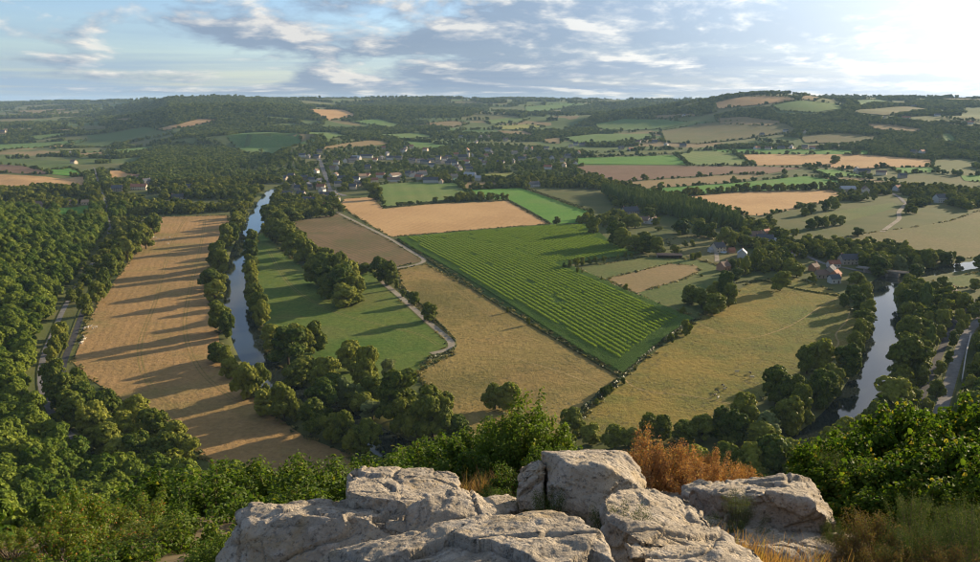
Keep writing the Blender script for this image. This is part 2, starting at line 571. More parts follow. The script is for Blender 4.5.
def patch_mesh(name, poly, spacing, off):
    P = [np.array(p) for p in poly]
    b = []
    for p, q in zip(P, P[1:] + P[:1]):
        n = max(1, int(np.linalg.norm(q - p) / spacing))
        for k in range(n):
            b.append(p + (q - p) * k / n + (RNG.normal(0, spacing * 0.035, 2) if k else 0))
    nb = len(b)
    lo, hi = np.min(P, 0), np.max(P, 0)
    gx, gy = np.meshgrid(np.arange(lo[0], hi[0], spacing), np.arange(lo[1], hi[1], spacing))
    gx, gy = gx.ravel() + RNG.normal(0, .01, gx.size), gy.ravel() + RNG.normal(0, .01, gy.size)
    ins = pt_in_poly(gx, gy, [tuple(v) for v in b])
    gx, gy = gx[ins], gy[ins]
    d = dist_line(gx, gy, [tuple(v) for v in b] + [tuple(b[0])]) > spacing * 0.35
    V2 = [Vector(v) for v in b] + [Vector((u, v)) for u, v in zip(gx[d], gy[d])]
    vs, es, fs, *_ = delaunay_2d_cdt(V2, [], [list(range(nb))], 1, 1e-4)
    X = np.array([v.x for v in vs]); Y = np.array([v.y for v in vs])
    Z = H(X, Y) + off
    F = np.array([f[:] for f in fs if len(f) == 3], np.int32)
    # faces up
    a, b_, c = F[:, 0], F[:, 1], F[:, 2]
    up = (X[b_] - X[a]) * (Y[c] - Y[a]) - (X[c] - X[a]) * (Y[b_] - Y[a]) < 0
    F[up] = F[up][:, ::-1]
    return np_mesh(name, np.stack([X, Y, Z], 1), F, True)


def field(name, label, px, mat, lift=0.0, tree_free=True, world=None):
    poly = world or poly_hit(px)
    P = np.array(poly)
    r = float(np.mean(np.hypot(P[:, 0], P[:, 1])))
    ext = float(np.max(P.max(0) - P.min(0)))
    sp = max(6.0, ext / 38.0, r / 150)
    off = 0.16 + lift + (0 if r < 1300 else min(1.6, (r - 1300) / 1100))
    o = mesh_obj(name, patch_mesh(name, poly, sp, off), mat)
    tag(o, label, kind='structure')
    if tree_free:
        FIELDS.append((poly, r))
    return o


WHEAT = dict(a=(0.44, 0.275, 0.125), b=(0.35, 0.21, 0.092))
def wheat(ang=0.0, sp=7.0, amt=0.30, key=''):
    return ground_mat('stubble' + key, WHEAT['a'], WHEAT['b'], (0.45, 0.29, 0.13), 0.008, (ang, sp), rowcol=(0.56, 0.37, 0.17), rowamt=amt)

def ang_of(p, q):
    a, b = hit(*p), hit(*q)
    return math.atan2(b[1] - a[1], b[0] - a[0])

M_DRY = ground_mat('dry_meadow', (0.345, 0.212, 0.090), (0.24, 0.162, 0.068), (0.205, 0.17, 0.058), 0.010, (ang_of((150, 380), (190, 225)), 5.0), bump=0.7, patch=0.75, rowcol=(0.30, 0.19, 0.075), rowamt=0.22)
M_GREEN = ground_mat('green_meadow', (0.068, 0.122, 0.022), (0.115, 0.145, 0.030), (0.18, 0.14, 0.055), 0.010, bump=0.5, patch=0.35)
M_TAN = ground_mat('tan_pasture', (0.245, 0.180, 0.060), (0.128, 0.112, 0.034), (0.27, 0.175, 0.064), 0.012, bump=0.9, fine=0.55, patch=0.6)
M_GOLD = ground_mat('gold_pasture', (0.235, 0.172, 0.042), (0.118, 0.124, 0.028), (0.105, 0.135, 0.030), 0.009, bump=0.9, fine=0.55, patch=0.7)
M_PLOUGH = ground_mat('bean_stubble', (0.21, 0.135, 0.075), (0.14, 0.105, 0.05), (0.095, 0.115, 0.040), 0.012, (ang_of((316, 236), (396, 266)), 5.0), rowcol=(0.095, 0.085, 0.04), rowamt=0.65)
M_LIGHT = ground_mat('young_crop', (0.115, 0.185, 0.045), (0.17, 0.20, 0.06), (0.20, 0.20, 0.075), 0.006, (ang_of((430, 190), (440, 203)), 26.0), rowcol=(0.075, 0.13, 0.03), rowamt=0.4)
M_BRIGHT = ground_mat('bright_crop', (0.070, 0.185, 0.028), (0.105, 0.215, 0.035), (0.14, 0.20, 0.05), 0.006, bump=0.6)
M_YELLOW = ground_mat('yellow_grass', (0.24, 0.23, 0.06), (0.19, 0.21, 0.055), (0.28, 0.22, 0.08), 0.01)
M_BROWN = ground_mat('ploughed', (0.20, 0.125, 0.078), (0.155, 0.10, 0.06), (0.22, 0.15, 0.085), 0.007, (0.15, 9.0), rowcol=(0.13, 0.085, 0.055))
M_SAND = ground_mat('pale_stubble', (0.26, 0.180, 0.085), (0.20, 0.152, 0.070), (0.185, 0.155, 0.058), 0.007, (0.1, 11.0), rowcol=(0.20, 0.16, 0.07))
M_PAST = ground_mat('pasture', (0.082, 0.118, 0.032), (0.125, 0.135, 0.042), (0.155, 0.135, 0.05), 0.008, bump=0.6)
M_DULL = ground_mat('dull_pasture', (0.118, 0.122, 0.044), (0.155, 0.132, 0.055), (0.092, 0.115, 0.035), 0.006, bump=0.6)
M_FARG = ground_mat('far_green', (0.090, 0.165, 0.042), (0.125, 0.180, 0.050), (0.15, 0.175, 0.055), 0.005)
W1 = wheat(ang_of((400, 205), (500, 222)), 6.5, 0.35, '_ribbed')
W2 = wheat(0.2, 12.0, 0.25, '_far')

CORN_PX = [(397, 238.5), (480, 231), (550, 225.5), (588, 225), (606, 239), (640, 254), (566, 265), (625, 291), (694, 320), (672, 333), (645, 355), (623, 375), (565, 342), (490, 297), (440, 266)]
M_CORNSOIL = ground_mat('corn_soil', (0.06, 0.10, 0.022), (0.085, 0.12, 0.03), None, 0.02)

FIELD_LIST = [
    ('meadow_field', 'dry orange-tan riverside meadow crossed by long tree shadows', [(160, 217), (229, 215.5), (226, 240), (212, 258), (207, 290), (218, 330), (219, 352), (246, 386), (264, 408), (303, 436), (350, 455), (352, 478), (225, 476), (190, 446), (160, 421), (118, 398), (85, 376), (73, 362), (84, 330), (97, 303), (120, 275), (140, 245), (150, 229)], M_DRY),
    ('meadow_field', 'mown green meadow between the river and the farm track', [(262, 230), (282, 250), (306, 270), (340, 282), (372, 270), (380, 281), (400, 298), (428, 323), (446, 340), (449, 346), (436, 353), (420, 372), (400, 395), (365, 415), (330, 395), (290, 375), (272, 362), (262, 335), (257, 305), (250, 270), (256, 243)], M_GREEN),
    ('bean_field', 'brown and green striped field beside the dark clump of trees', [(292, 222), (337, 214), (388, 239), (424, 261), (396, 267), (362, 266), (316, 248)], M_PLOUGH),
    ('wheat_field', 'orange wheat stubble field with fine rows beside the corn', [(340, 203), (345, 199), (372, 197), (384, 209), (432, 204), (508, 201), (549, 224), (490, 228.5), (391, 237), (350, 213)], W1),
    ('crop_field', 'light green striped field below the white long house', [(376, 185), (413, 182), (456, 183), (474, 199), (430, 202.5), (384, 207.5)], M_LIGHT),
    ('crop_field', 'bright green field wedged beyond the wheat stubble', [(466, 190), (521, 188), (592, 212), (582, 223), (553, 224), (510, 200), (476, 198)], M_BRIGHT),
    ('corn_field', 'soil of the large corn field', CORN_PX, M_CORNSOIL),
    ('pasture_field', 'tan rough pasture between the farm track and the corn', [(398, 270), (426, 264), (490, 299), (565, 344), (621, 377), (602, 394), (578, 415), (560, 440), (500, 455), (432, 410), (418, 372), (450, 356), (456, 348), (440, 329), (420, 311), (402, 288)], M_TAN),
    ('pasture_field', 'golden pasture sloping to the river and grazed by cows', [(625, 378), (648, 357), (696, 322), (722, 300), (750, 283), (790, 276), (835, 292), (860, 318), (858, 345), (815, 372), (740, 410), (660, 448), (585, 440), (580, 418), (604, 396)], M_GOLD),
    ('pasture_field', 'green pasture notched into the corner of the corn', [(577, 269), (643, 257), (700, 260), (730, 268), (722, 296), (697, 318), (660, 304), (626, 289)], M_PAST),
    ('grass_field', 'yellow mown field next to the village sports court', [(480, 173.5), (514, 173), (527, 181), (486, 181.3)], M_YELLOW),
    ('stubble_field', 'tan strip between the yellow field and the bright green field', [(455, 183), (486, 182), (500, 183), (498, 188), (466, 188.6)], M_SAND),
    ('crop_field', 'pale green strip along the hamlet', [(592, 154), (640, 151), (692, 149.5), (688, 153.5), (640, 155), (594, 156.5)], M_PAST),
    ('crop_field', 'bright green field above the long brown ploughed field', [(577, 158), (640, 156.5), (676, 155.5), (687, 165), (576, 164.5)], M_BRIGHT),
    ('crop_field', 'yellow-green striped field above the orange stubble', [(679, 155), (692, 151), (730, 150), (754, 165.7), (689, 165)], M_LIGHT),
    ('ploughed_field', 'long brown ploughed field in the middle distance', [(572, 168), (586, 166), (689, 166.3), (755, 166.5), (802, 168), (768, 174), (730, 174), (612, 182), (606, 180)], M_BROWN),
    ('stubble_field', 'pale sandy stubble below the ploughed field', [(612, 183), (730, 175), (766, 175), (735, 182.5), (640, 189)], M_SAND),
    ('crop_field', 'long bright green strip above the big stubble field', [(628, 191), (640, 189.5), (735, 183), (806, 176), (851, 183), (832, 188.5), (730, 191.5), (668, 197)], M_BRIGHT),
    ('wheat_field', 'orange stubble field with a lone round tree', [(733, 154.5), (800, 154), (873, 155.5), (934, 160), (932, 167), (845, 169), (806, 165), (757, 165.8)], W2),
    ('crop_field', 'thin green strip behind the orange stubble', [(700, 149.5), (770, 149), (870, 151), (870, 154.6), (734, 153.6)], M_BRIGHT),
    ('crop_field', 'green wedge beside the farm roofs', [(809, 169), (840, 170.5), (868, 177), (824, 176)], M_BRIGHT),
    ('stubble_field', 'small tan stubble field beyond the farm', [(822, 177.5), (868, 178.5), (896, 183.5), (893, 187), (853, 184.5)], M_SAND),
    ('wheat_field', 'big orange-brown stubble field above the poplars', [(668, 198.5), (730, 192.5), (832, 190), (852, 197), (804, 207), (763, 216), (735, 214), (700, 208)], W2),
    ('pasture_field', 'curved green pasture behind the stubble and its hedge', [(800, 221), (830, 212), (893, 202.5), (900, 207), (860, 218), (830, 226)], M_PAST),
    ('pasture_field', 'broad grey-green pasture near the upper river', [(830, 240), (868, 233), (908, 228), (950, 221), (990, 207), (1020, 240), (990, 256), (960, 259), (908, 256), (896, 248), (845, 247)], M_DULL),
    ('pasture_field', 'small pasture beside the cottage by the river bend', [(935, 281), (990, 270), (1010, 285), (975, 288), (955, 288)], M_PAST),
    ('garden_field', 'bare building plot around the new houses', [(664, 240), (700, 236), (745, 250), (740, 262), (718, 266), (690, 258)], M_DULL),
    ('wheat_field', 'orange stubble field crossed by the straight valley road', [(-20, 176), (84, 177), (88, 190), (40, 189), (-20, 188)], W2),
    ('ploughed_field', 'brown ploughed strip behind the western stubble', [(-20, 164), (20, 166), (50, 172.5), (48, 174.5), (-20, 174)], M_BROWN),
    ('crop_field', 'small green field beside the straight road', [(48, 170), (70, 168), (84, 175), (52, 174.5)], M_BRIGHT),
    ('stubble_field', 'orange triangular field in front of the western village', [(99, 169), (120, 171), (141, 177), (112, 180.5)], W2),
    ('pasture_field', 'bright green paddock below the woodland edge', [(56, 208.5), (92, 205), (95, 216), (78, 222), (58, 224)], M_BRIGHT),
    ('pasture_field', 'small paddock beside the long farm sheds', [(36, 209), (54, 210), (52, 222), (40, 216)], M_BRIGHT),
    ('crop_field', 'long green field on the western plain', [(-20, 145), (40, 143), (87, 140), (80, 143), (50, 147), (-20, 153)], M_FARG),
    ('stubble_field', 'tan field edge on the western plain', [(48, 147), (75, 142.5), (73, 145), (55, 149.5)], W2),
    ('stubble_field', 'small tan field in the western woods', [(77, 154), (104, 152), (112, 153), (80, 157.5)], M_SAND),
    ('crop_field', 'green glade in the western woods', [(112, 151), (140, 147.5), (158, 146), (125, 154)], M_FARG),
    ('crop_field', 'green field below the western hamlet', [(20, 137.5), (62, 133.5), (84, 132.5), (40, 140)], M_FARG),
    ('stubble_field', 'pale field on the far western ridge', [(5, 112), (70, 108.5), (75, 110), (33, 114.5)], M_SAND),
    ('stubble_field', 'orange field slanting up the wooded western hill', [(155, 130), (178, 125), (199, 119.3), (222, 120.3), (190, 127), (166, 131)], W2),
    ('stubble_field', 'tan glade below the wooded western hill', [(80, 120.5), (130, 118.5), (147, 117), (120, 121.5)], M_SAND),
    ('stubble_field', 'pale glade among western trees', [(60, 128), (90, 126), (117, 127), (85, 130.5)], M_DULL),
    ('crop_field', 'big rounded green field on the wooded spur', [(226, 137.5), (242, 133.5), (275, 132.5), (300, 135), (318, 142), (290, 148), (262, 152.5), (250, 154), (235, 147)], M_FARG),
    ('crop_field', 'light green field behind the rounded green field', [(305, 132.3), (337, 133), (350, 136.5), (325, 140), (315, 137)], M_LIGHT),
    ('stubble_field', 'tan crescent field above the village', [(319, 148), (345, 143.5), (373, 140.2), (391, 144), (352, 147.5), (327, 150)], M_SAND),
    ('stubble_field', 'orange-brown field on the hillside above the village', [(304, 109), (342, 110), (357, 116), (329, 121), (318, 115)], W2),
    ('crop_field', 'grey-green sloping field on the hillside', [(350, 122), (378, 119), (401, 125), (393, 128), (370, 125)], M_FARG),
    ('crop_field', 'thin green field behind the village trees', [(373, 135), (418, 133.5), (436, 137), (400, 138.5)], M_FARG),
    ('crop_field', 'dark green field above the village church', [(403, 141), (430, 143), (448, 146.5), (439, 150), (413, 148)], M_FARG),
    ('stubble_field', 'tan field on the central hillside', [(425, 124), (455, 121), (470, 124), (450, 128)], M_SAND),
    ('stubble_field', 'pale ridge field at the centre', [(440, 101.5), (470, 101), (486, 103.5), (455, 104)], M_DULL),
    ('crop_field', 'green ridge field under the skyline', [(525, 107), (560, 104), (578, 103.5), (570, 107), (540, 112), (527, 112)], M_FARG),
    ('crop_field', 'long pale green field on the central slope', [(484, 121), (510, 118), (530, 119), (520, 123), (490, 124.5)], M_LIGHT),
    ('crop_field', 'yellow-green strip on the central slope', [(492, 126.5), (530, 124.5), (545, 127), (520, 130), (497, 129.5)], M_YELLOW),
    ('stubble_field', 'tan strip under the yellow-green strip', [(497, 131), (525, 131.5), (536, 136), (505, 134)], M_SAND),
    ('stubble_field', 'pale tan glade near the central woods', [(543, 139.5), (563, 138), (560, 144), (545, 143)], M_SAND),
    ('crop_field', 'green terrace on the hill below the tan summit', [(595, 124), (625, 119), (665, 120), (690, 123), (660, 129), (620, 131), (600, 129)], M_FARG),
    ('crop_field', 'lower green terrace on the same hill', [(562, 138), (600, 134), (650, 134), (655, 139), (600, 143), (575, 143)], M_FARG),
    ('pasture_field', 'broad dull pasture on the eastern hillside', [(660, 131), (700, 124), (740, 121), (785, 124), (800, 131), (760, 137), (700, 144), (665, 143)], M_DULL),
    ('stubble_field', 'pale tan field on the hill shoulder', [(640, 116), (690, 114), (700, 116), (660, 119)], M_SAND),
    ('stubble_field', 'orange-tan summit field on the eastern hill', [(712, 104), (735, 98.5), (765, 96.5), (790, 98), (795, 101.5), (760, 105), (720, 109)], W2),
    ('crop_field', 'green field on the eastern hill flank', [(770, 106), (800, 101), (835, 104), (845, 109), (815, 113), (780, 111)], M_FARG),
    ('stubble_field', 'tan strip behind the eastern woods', [(715, 119), (745, 117), (786, 122), (770, 126), (720, 124)], M_SAND),
    ('crop_field', 'green field under the eastern skyline', [(845, 101), (880, 99.5), (895, 103), (860, 106)], M_FARG),
    ('stubble_field', 'tan field along the eastern skyline', [(800, 99.2), (830, 98.8), (846, 100.5), (815, 101.2)], M_SAND),
    ('stubble_field', 'long tan field between eastern woods', [(858, 124), (890, 125), (922, 129.5), (920, 132), (880, 130)], M_SAND),
    ('pasture_field', 'tan and green field below the eastern woods', [(800, 136), (840, 133), (886, 138), (850, 144), (805, 143)], M_DULL),
    ('crop_field', 'small bright green glade in the eastern woods', [(941, 134), (950, 133.5), (957, 141), (946, 142)], M_FARG),
    ('crop_field', 'green strips on the eastern plain', [(850, 112), (910, 107), (930, 110), (890, 116)], M_DULL),
    ('crop_field', 'green field among trees at the eastern edge', [(890, 168), (930, 167.5), (940, 172), (900, 173.5)], M_BRIGHT),
    ('crop_field', 'green field at the far eastern edge', [(960, 176), (1000, 175), (1010, 184), (965, 181)], M_BRIGHT),
]
for nm, lb, px, mt in FIELD_LIST:
    field(nm, lb, px, mt)
field('stubble_field', 'bare sandy patch inside the notched green pasture', [(607, 279), (669, 264), (697, 266), (700, 271), (684, 279), (638, 293), (622, 288)], M_SAND, lift=0.12)
CORN = FIELDS[6][0]

# ---------------------------------------------------------------- river
def ribbon(name, line, half, zfun, mat, edge=None):
    P = np.array(line)
    T = np.gradient(P, axis=0); T /= np.linalg.norm(T, axis=1)[:, None] + 1e-9
    Nn = np.stack([-T[:, 1], T[:, 0]], 1)
    hw = np.broadcast_to(np.asarray(half, float), (len(P),))[:, None]
    cols = [P + Nn * hw * k for k in (1, 0.5, 0, -0.5, -1)]
    V = []
    for c in cols:
        V.append(np.column_stack([c, zfun(c[:, 0], c[:, 1])]))
    V = np.stack(V, 1).reshape(-1, 3)
    n = len(P)
    F = [[i * 5 + k, i * 5 + k + 1, (i + 1) * 5 + k + 1, (i + 1) * 5 + k] for i in range(n - 1) for k in range(4)]
    return mesh_obj(name, np_mesh(name, V, F, True), mat)


m, N, out = new_mat('river_water')
tc = N.n('ShaderNodeTexCoord').outputs['Object']
rip = N.noise(tc, 0.8, 3, 0.6)
rip2 = N.noise(tc, 0.09, 2, 0.5)
b = N.n('ShaderNodeBump', ins={'Strength': 0.05, 'Distance': 0.06, 'Height': N.math('ADD', rip, N.math('MULTIPLY', rip2, 0.6))})
p = N.n('ShaderNodeBsdfPrincipled', ins={'Base Color': (0.018, 0.024, 0.020, 1), 'Roughness': 0.06, 'IOR': 1.333, 'Specular IOR Level': 0.5, 'Normal': b.outputs[0]})
N.link(p.outputs[0], out.inputs[0])
river = ribbon('river', RIVER, 11.0, lambda x, y: np.full(x.shape, -0.75), m)
tag(river, 'calm dark river looping round the valley fields and mirroring the sky', kind='structure')

# ---------------------------------------------------------------- roads and tracks
M_ROAD = ground_mat('asphalt', (0.20, 0.19, 0.18), (0.15, 0.145, 0.14), None, 0.05, bump=0.1)
M_DARKROAD = ground_mat('dark_asphalt', (0.05, 0.05, 0.055), (0.07, 0.068, 0.066), None, 0.05, bump=0.1)  # even dark tone shared by the meadow lane and the railway
M_TRACK = ground_mat('gravel_track', (0.30, 0.26, 0.20), (0.23, 0.20, 0.15), (0.18, 0.16, 0.08), 0.05, bump=0.3)
M_VERGE = ground_mat('verge', (0.095, 0.115, 0.03), (0.15, 0.135, 0.045), None, 0.05)


def road(name, label, px, half, mat, verge=0.0, lift=0.30):
    line = catmull(poly_hit(px), 6)
    o = ribbon(name, line, half, lambda x, y: H(x, y) + lift, mat)
    tag(o, label, kind='structure')
    if verge:
        v = ribbon('verge', line, half + verge, lambda x, y: H(x, y) + lift - 0.06, M_VERGE)
        tag(v, 'grassy verge of the ' + label, kind='structure')
    ROADS.append((line, half + verge))
    return line


road('road', 'pale valley road curling round the foot of the wooded slope', [(94, 168), (97, 178), (103, 197), (109, 222), (107, 240), (96, 258), (76, 288), (63, 311), (54, 332), (46, 350), (41, 372), (43, 393), (52, 414), (64, 430), (84, 446)], 1.6, M_ROAD, 0.4)
road('road', 'dark lane along the dry meadow edge', [(96, 284), (84, 310), (74, 337), (64, 363), (62, 385)], 1.7, M_DARKROAD, 1.2)
LINE_TRACK = road('path', 'pale gravel farm track bending beside the green meadow', [(337, 212.5), (360, 224), (388, 238), (410, 251), (424, 260), (414, 265.5), (396, 268.5), (380, 273), (384, 283), (398, 295), (416, 311), (428, 322), (440, 332), (450, 341), (451, 348), (442, 351.5), (431, 354)], 2.1, M_TRACK, 0.9)
road('road', 'village street climbing between the houses', [(318, 158), (321, 164), (326, 177), (330, 190), (345, 196)], 4.2, M_ROAD)
road('road', 'pale main road beside the railway below the eastern bluff', [(1010, 298), (981, 319), (967, 335), (957, 359), (948, 388), (941, 410), (930, 436)], 2.7, M_ROAD, 0.8)
road('railway', 'dark railway line between road and river', [(975, 300), (957, 317), (945, 342), (933, 370), (922, 395), (905, 425)], 1.9, M_DARKROAD, 0.8)
road('road', 'lane from the hamlet to the stone bridge', [(770, 246), (800, 254), (825, 264), (845, 268), (866, 272.5)], 2.4, M_ROAD)
road('road', 'lane leaving the stone bridge', [(898, 278.5), (915, 283), (935, 292), (960, 303), (985, 312)], 2.4, M_ROAD)
road('path', 'pale dirt path climbing the scrubby bank', [(907, 203), (899, 212), (899, 219), (890, 226), (882, 232)], 2.6, M_TRACK)
road('path', 'driveway of the new houses', [(716, 248), (716.5, 254), (717, 262)], 2.0, M_TRACK)
road('path', 'pale lane winding up the eastern hillside farm', [(846, 189.5), (860, 192), (880, 189), (897, 196), (905, 203)], 2.6, M_ROAD)

M_WORN = ground_mat('worn_grass', (0.34, 0.24, 0.11), (0.27, 0.20, 0.085), (0.20, 0.18, 0.06), 0.05)
M_WORNG = ground_mat('greener_track', (0.21, 0.16, 0.055), (0.25, 0.17, 0.065), (0.18, 0.16, 0.05), 0.05)


def trail(label, px, mat, half=0.45, pair=0.0):
    line = np.array(catmull(poly_hit(px), 8))
    T = np.gradient(line, axis=0); T /= np.linalg.norm(T, axis=1)[:, None]
    Nn = np.stack([-T[:, 1], T[:, 0]], 1)
    for k, sgn in enumerate((-1, 1) if pair else (0,)):
        o = ribbon('path', [tuple(v) for v in line + Nn * sgn * pair / 2], half, lambda x, y: H(x, y) + 0.19, mat)
        tag(o, label + (('' if not pair else ', eastern rut', ', western rut')[sgn]), kind='structure')


trail('worn wheel track down the dry meadow', [(186, 218), (176, 235), (166, 262), (156, 300), (140, 345), (150, 385), (190, 420)], M_WORNG, 0.35, 2.0)
trail('second wheel track in the dry meadow', [(205, 220), (200, 250), (190, 290), (185, 330), (200, 370), (235, 400)], M_WORNG, 0.35, 2.0)
trail('pale cattle path on the golden pasture', [(850, 312), (846, 322), (836, 334), (838, 345), (820, 358)], M_WORN, 0.5)
trail('cattle path crossing the golden pasture', [(700, 325), (728, 335), (752, 338), (790, 326), (822, 306), (838, 298)], M_WORN, 0.4)
trail('gateway path at the corner of the corn', [(624, 379), (632, 386), (650, 392), (690, 396), (730, 404)], M_WORN, 0.4)
trail('cattle path in the tan pasture', [(460, 350), (490, 352), (520, 360), (560, 372), (600, 388)], M_WORN, 0.4)
trail('wheel track through the tan pasture', [(432, 270), (470, 300), (520, 335), (570, 365), (606, 386)], M_WORNG, 0.35, 2.2)
trail('wheel track across the green meadow', [(268, 250), (290, 285), (330, 310), (380, 325), (420, 335), (438, 345)], ground_mat('green_track', (0.15, 0.155, 0.045), (0.18, 0.16, 0.055), None, 0.05), 0.35, 2.0)
# ---------------------------------------------------------------- plant prototypes
def quads_from(C, Nrm, size, rng, aspect=1.0):
    """one quad per centre, facing about Nrm"""
    n = len(C)
    t = rng.normal(size=(n, 3))
    u = np.cross(Nrm, t); u /= np.linalg.norm(u, axis=1)[:, None] + 1e-9
    v = np.cross(Nrm, u)
    s = (size * rng.uniform(0.65, 1.35, n))[:, None]
    u *= s; v *= s * aspect
    bend = Nrm * s * 0.25
    V = np.stack([C - u - v - bend, C + u - v, C + u + v - bend, C - u + v], 1).reshape(-1, 3)
    return V, np.arange(n * 4).reshape(-1, 4)


def ico(level=1):
    bm = bmesh.new()
    bmesh.ops.create_icosphere(bm, subdivisions=level, radius=1.0)
    V = np.array([v.co[:] for v in bm.verts]); F = np.array([[v.index for v in f.verts] for f in bm.faces])
    bm.free()
    return V, F


ICO1 = ico(1); ICO2 = ico(2)


def crown_mesh(name, seed, nl=15, nq=5200, qs=0.075, shape='round', mat=None, core=True, lowpoly=False):
    """crown of a tree about 2 wide (x,y -1..1) and z 0..1: lobes carrying leaf clumps"""
    rng = np.random.default_rng(seed)
    Hh = 2.0
    C, Rr = [], []
    for k in range(nl):
        if shape == 'column':
            z = 0.10 + 0.86 * (k + 0.5) / nl
            w = 0.55 * math.sin(math.pi * (0.12 + 0.80 * z)) + 0.1
            a = rng.uniform(0, 6.28)
            C.append([math.cos(a) * w * 0.55, math.sin(a) * w * 0.55, z * Hh]); Rr.append(0.26 + 0.34 * w * rng.uniform(0.7, 1.2))
        elif shape == 'bush':
            a = rng.uniform(0, 6.28); rr = math.sqrt(rng.uniform(0, 1)) * 0.68
            z = rng.uniform(0.2, 0.78) * (1 - 0.45 * rr)
            C.append([math.cos(a) * rr, math.sin(a) * rr, z * Hh]); Rr.append(rng.uniform(0.26, 0.40))
        else:
            a = rng.uniform(0, 6.28); rr = rng.uniform(0, 1) ** 0.5 * 0.64
            z = 0.13 + 0.71 * ((k + rng.uniform(0, 1)) / nl)
            wz = math.sin(math.pi * min(1, max(0, 0.16 + z * 0.80))) ** 0.7
            C.append([math.cos(a) * rr * wz, math.sin(a) * rr * wz, z * Hh]); Rr.append(rng.uniform(0.22, 0.42))
    C = np.array(C); Rr = np.array(Rr)
    w = Rr ** 2; w /= w.sum()
    # leaf clumps sit on the lobes, leaf faces sit on the clumps: gaps between clumps stay open
    nc = max(10, int(nq / (24 if nq > 3000 else 30)))
    m = int(nc * 1.9)
    li = rng.choice(nl, m, p=w)
    cd = rng.normal(size=(m, 3)); cd /= np.linalg.norm(cd, axis=1)[:, None]
    cd[:, 2] = np.where(cd[:, 2] < -0.35, -cd[:, 2], cd[:, 2])
    cp_ = C[li] + cd * (Rr[li] * rng.uniform(0.82, 1.08, m))[:, None]
    D = np.linalg.norm(cp_[:, None, :] - C[None], axis=2) / Rr[None]
    D[np.arange(m), li] = 9
    kp = (D.min(1) > 0.84) & (cp_[:, 2] > 0.06)
    cp_, cd = cp_[kp][:nc], cd[kp][:nc]
    nc = len(cp_)
    cr_ = rng.uniform(0.05, 0.145, nc) * (1.0 if nq > 1000 else 1.7)
    per = max(3, int(nq / nc))
    ci = np.repeat(np.arange(nc), per)
    d = rng.normal(size=(len(ci), 3)); d /= np.linalg.norm(d, axis=1)[:, None]
    flip = (d * cd[ci]).sum(1) < -0.25
    d[flip] *= -1
    P = cp_[ci] + d * (cr_[ci] * rng.uniform(0.8, 1.08, len(ci)))[:, None] * np.array([1, 1, 0.8])
    d = d * 0.8 + cd[ci] * 0.45
    d /= np.linalg.norm(d, axis=1)[:, None]
    nrm = d + rng.normal(0, 0.30, d.shape); nrm[:, 2] += 0.10
    nrm /= np.linalg.norm(nrm, axis=1)[:, None]
    V, F = quads_from(P, nrm, qs, rng)
    F3 = np.concatenate([F[:, [0, 1, 2]], F[:, [0, 2, 3]]])
    if core:
        vs, fs = [V], [F3]; n = len(V)
        bv, bf = ICO1
        for c, r in zip(C, Rr):
            rad = r * (0.74 + 0.12 * vnoise(bv * 2 + c, seed))
            vs.append(c + bv * rad[:, None]); fs.append(bf + n); n += len(bv)
        V, F3 = np.concatenate(vs), np.concatenate(fs)
    V = V.copy()
    mx = np.percentile(np.abs(V[:, :2]), 99.5)
    V[:, :2] /= mx
    z0, z1 = 0.03, np.percentile(V[:, 2], 99.8)
    V[:, 2] = np.clip(V[:, 2] / z1, z0, 1.08)
    return np_mesh(name, V, F3, False, [mat] if mat else None)


def trunk_mesh(name, seed):
    """tapered trunk with four limbs, z 0..0.75, same units as the crown"""
    rng = np.random.default_rng(seed)
    vs, fs, n = [], [], 0
    def tube(p0, p1, r0, r1, mid=None):
        nonlocal n
        pts = [np.array(p0), np.array(mid) if mid is not None else (np.array(p0) + np.array(p1)) / 2, np.array(p1)]
        k = 6
        for i, p in enumerate(pts):
            r = r0 + (r1 - r0) * i / 2
            for j in range(k):
                a = 2 * math.pi * j / k
                vs.append(p + np.array([math.cos(a) * r, math.sin(a) * r, 0]))
        for i in range(2):
            for j in range(k):
                fs.append([n + i * k + j, n + i * k + (j + 1) % k, n + (i + 1) * k + (j + 1) % k, n + (i + 1) * k + j])
        n += 3 * k
    tube((0, 0, -0.05), (0, 0, 0.55), 0.075, 0.045)
    for j in range(4):
        a = j * 1.57 + rng.uniform(-.4, .4)
        tube((0, 0, 0.22 + 0.06 * j), (math.cos(a) * 0.55, math.sin(a) * 0.55, 0.52 + 0.06 * j), 0.04, 0.015,
             (math.cos(a) * 0.22, math.sin(a) * 0.22, 0.36 + 0.06 * j))
    return np_mesh(name, np.array(vs), np.array(fs), True, [BARK])


TRUNKS = [trunk_mesh('trunk', s) for s in (1, 2)]
CROWNS = {
    'round': [crown_mesh('crown', 20 + s, nl=16 + s % 5, nq=9000, qs=0.040, mat=LEAF) for s in range(8)],
    'pale': [crown_mesh('crown', 40 + s, nl=16, nq=8000, qs=0.040, mat=LEAF_PALE) for s in range(2)],
    'poplar': [crown_mesh('crown', 50 + s, nl=15, nq=4200, qs=0.06, shape='column', mat=LEAF_POP) for s in range(2)],
    'darkpop': [crown_mesh('crown', 55, nl=15, nq=4200, qs=0.06, shape='column', mat=LEAF)],
    'bush': [crown_mesh('crown', 60 + s, nl=11, nq=2600, qs=0.10, shape='bush', mat=LEAF) for s in range(4)],
    'wood': [crown_mesh('crown', 70 + s, nl=14, nq=7500, qs=0.047, mat=LEAF_WOOD) for s in range(5)],
    'copper': [crown_mesh('crown', 80, nl=13, nq=2500, qs=0.1, mat=LEAF_DARK)],
}


# ---------------------------------------------------------------- scattering (stuff only)
PROTO_COLS = {}


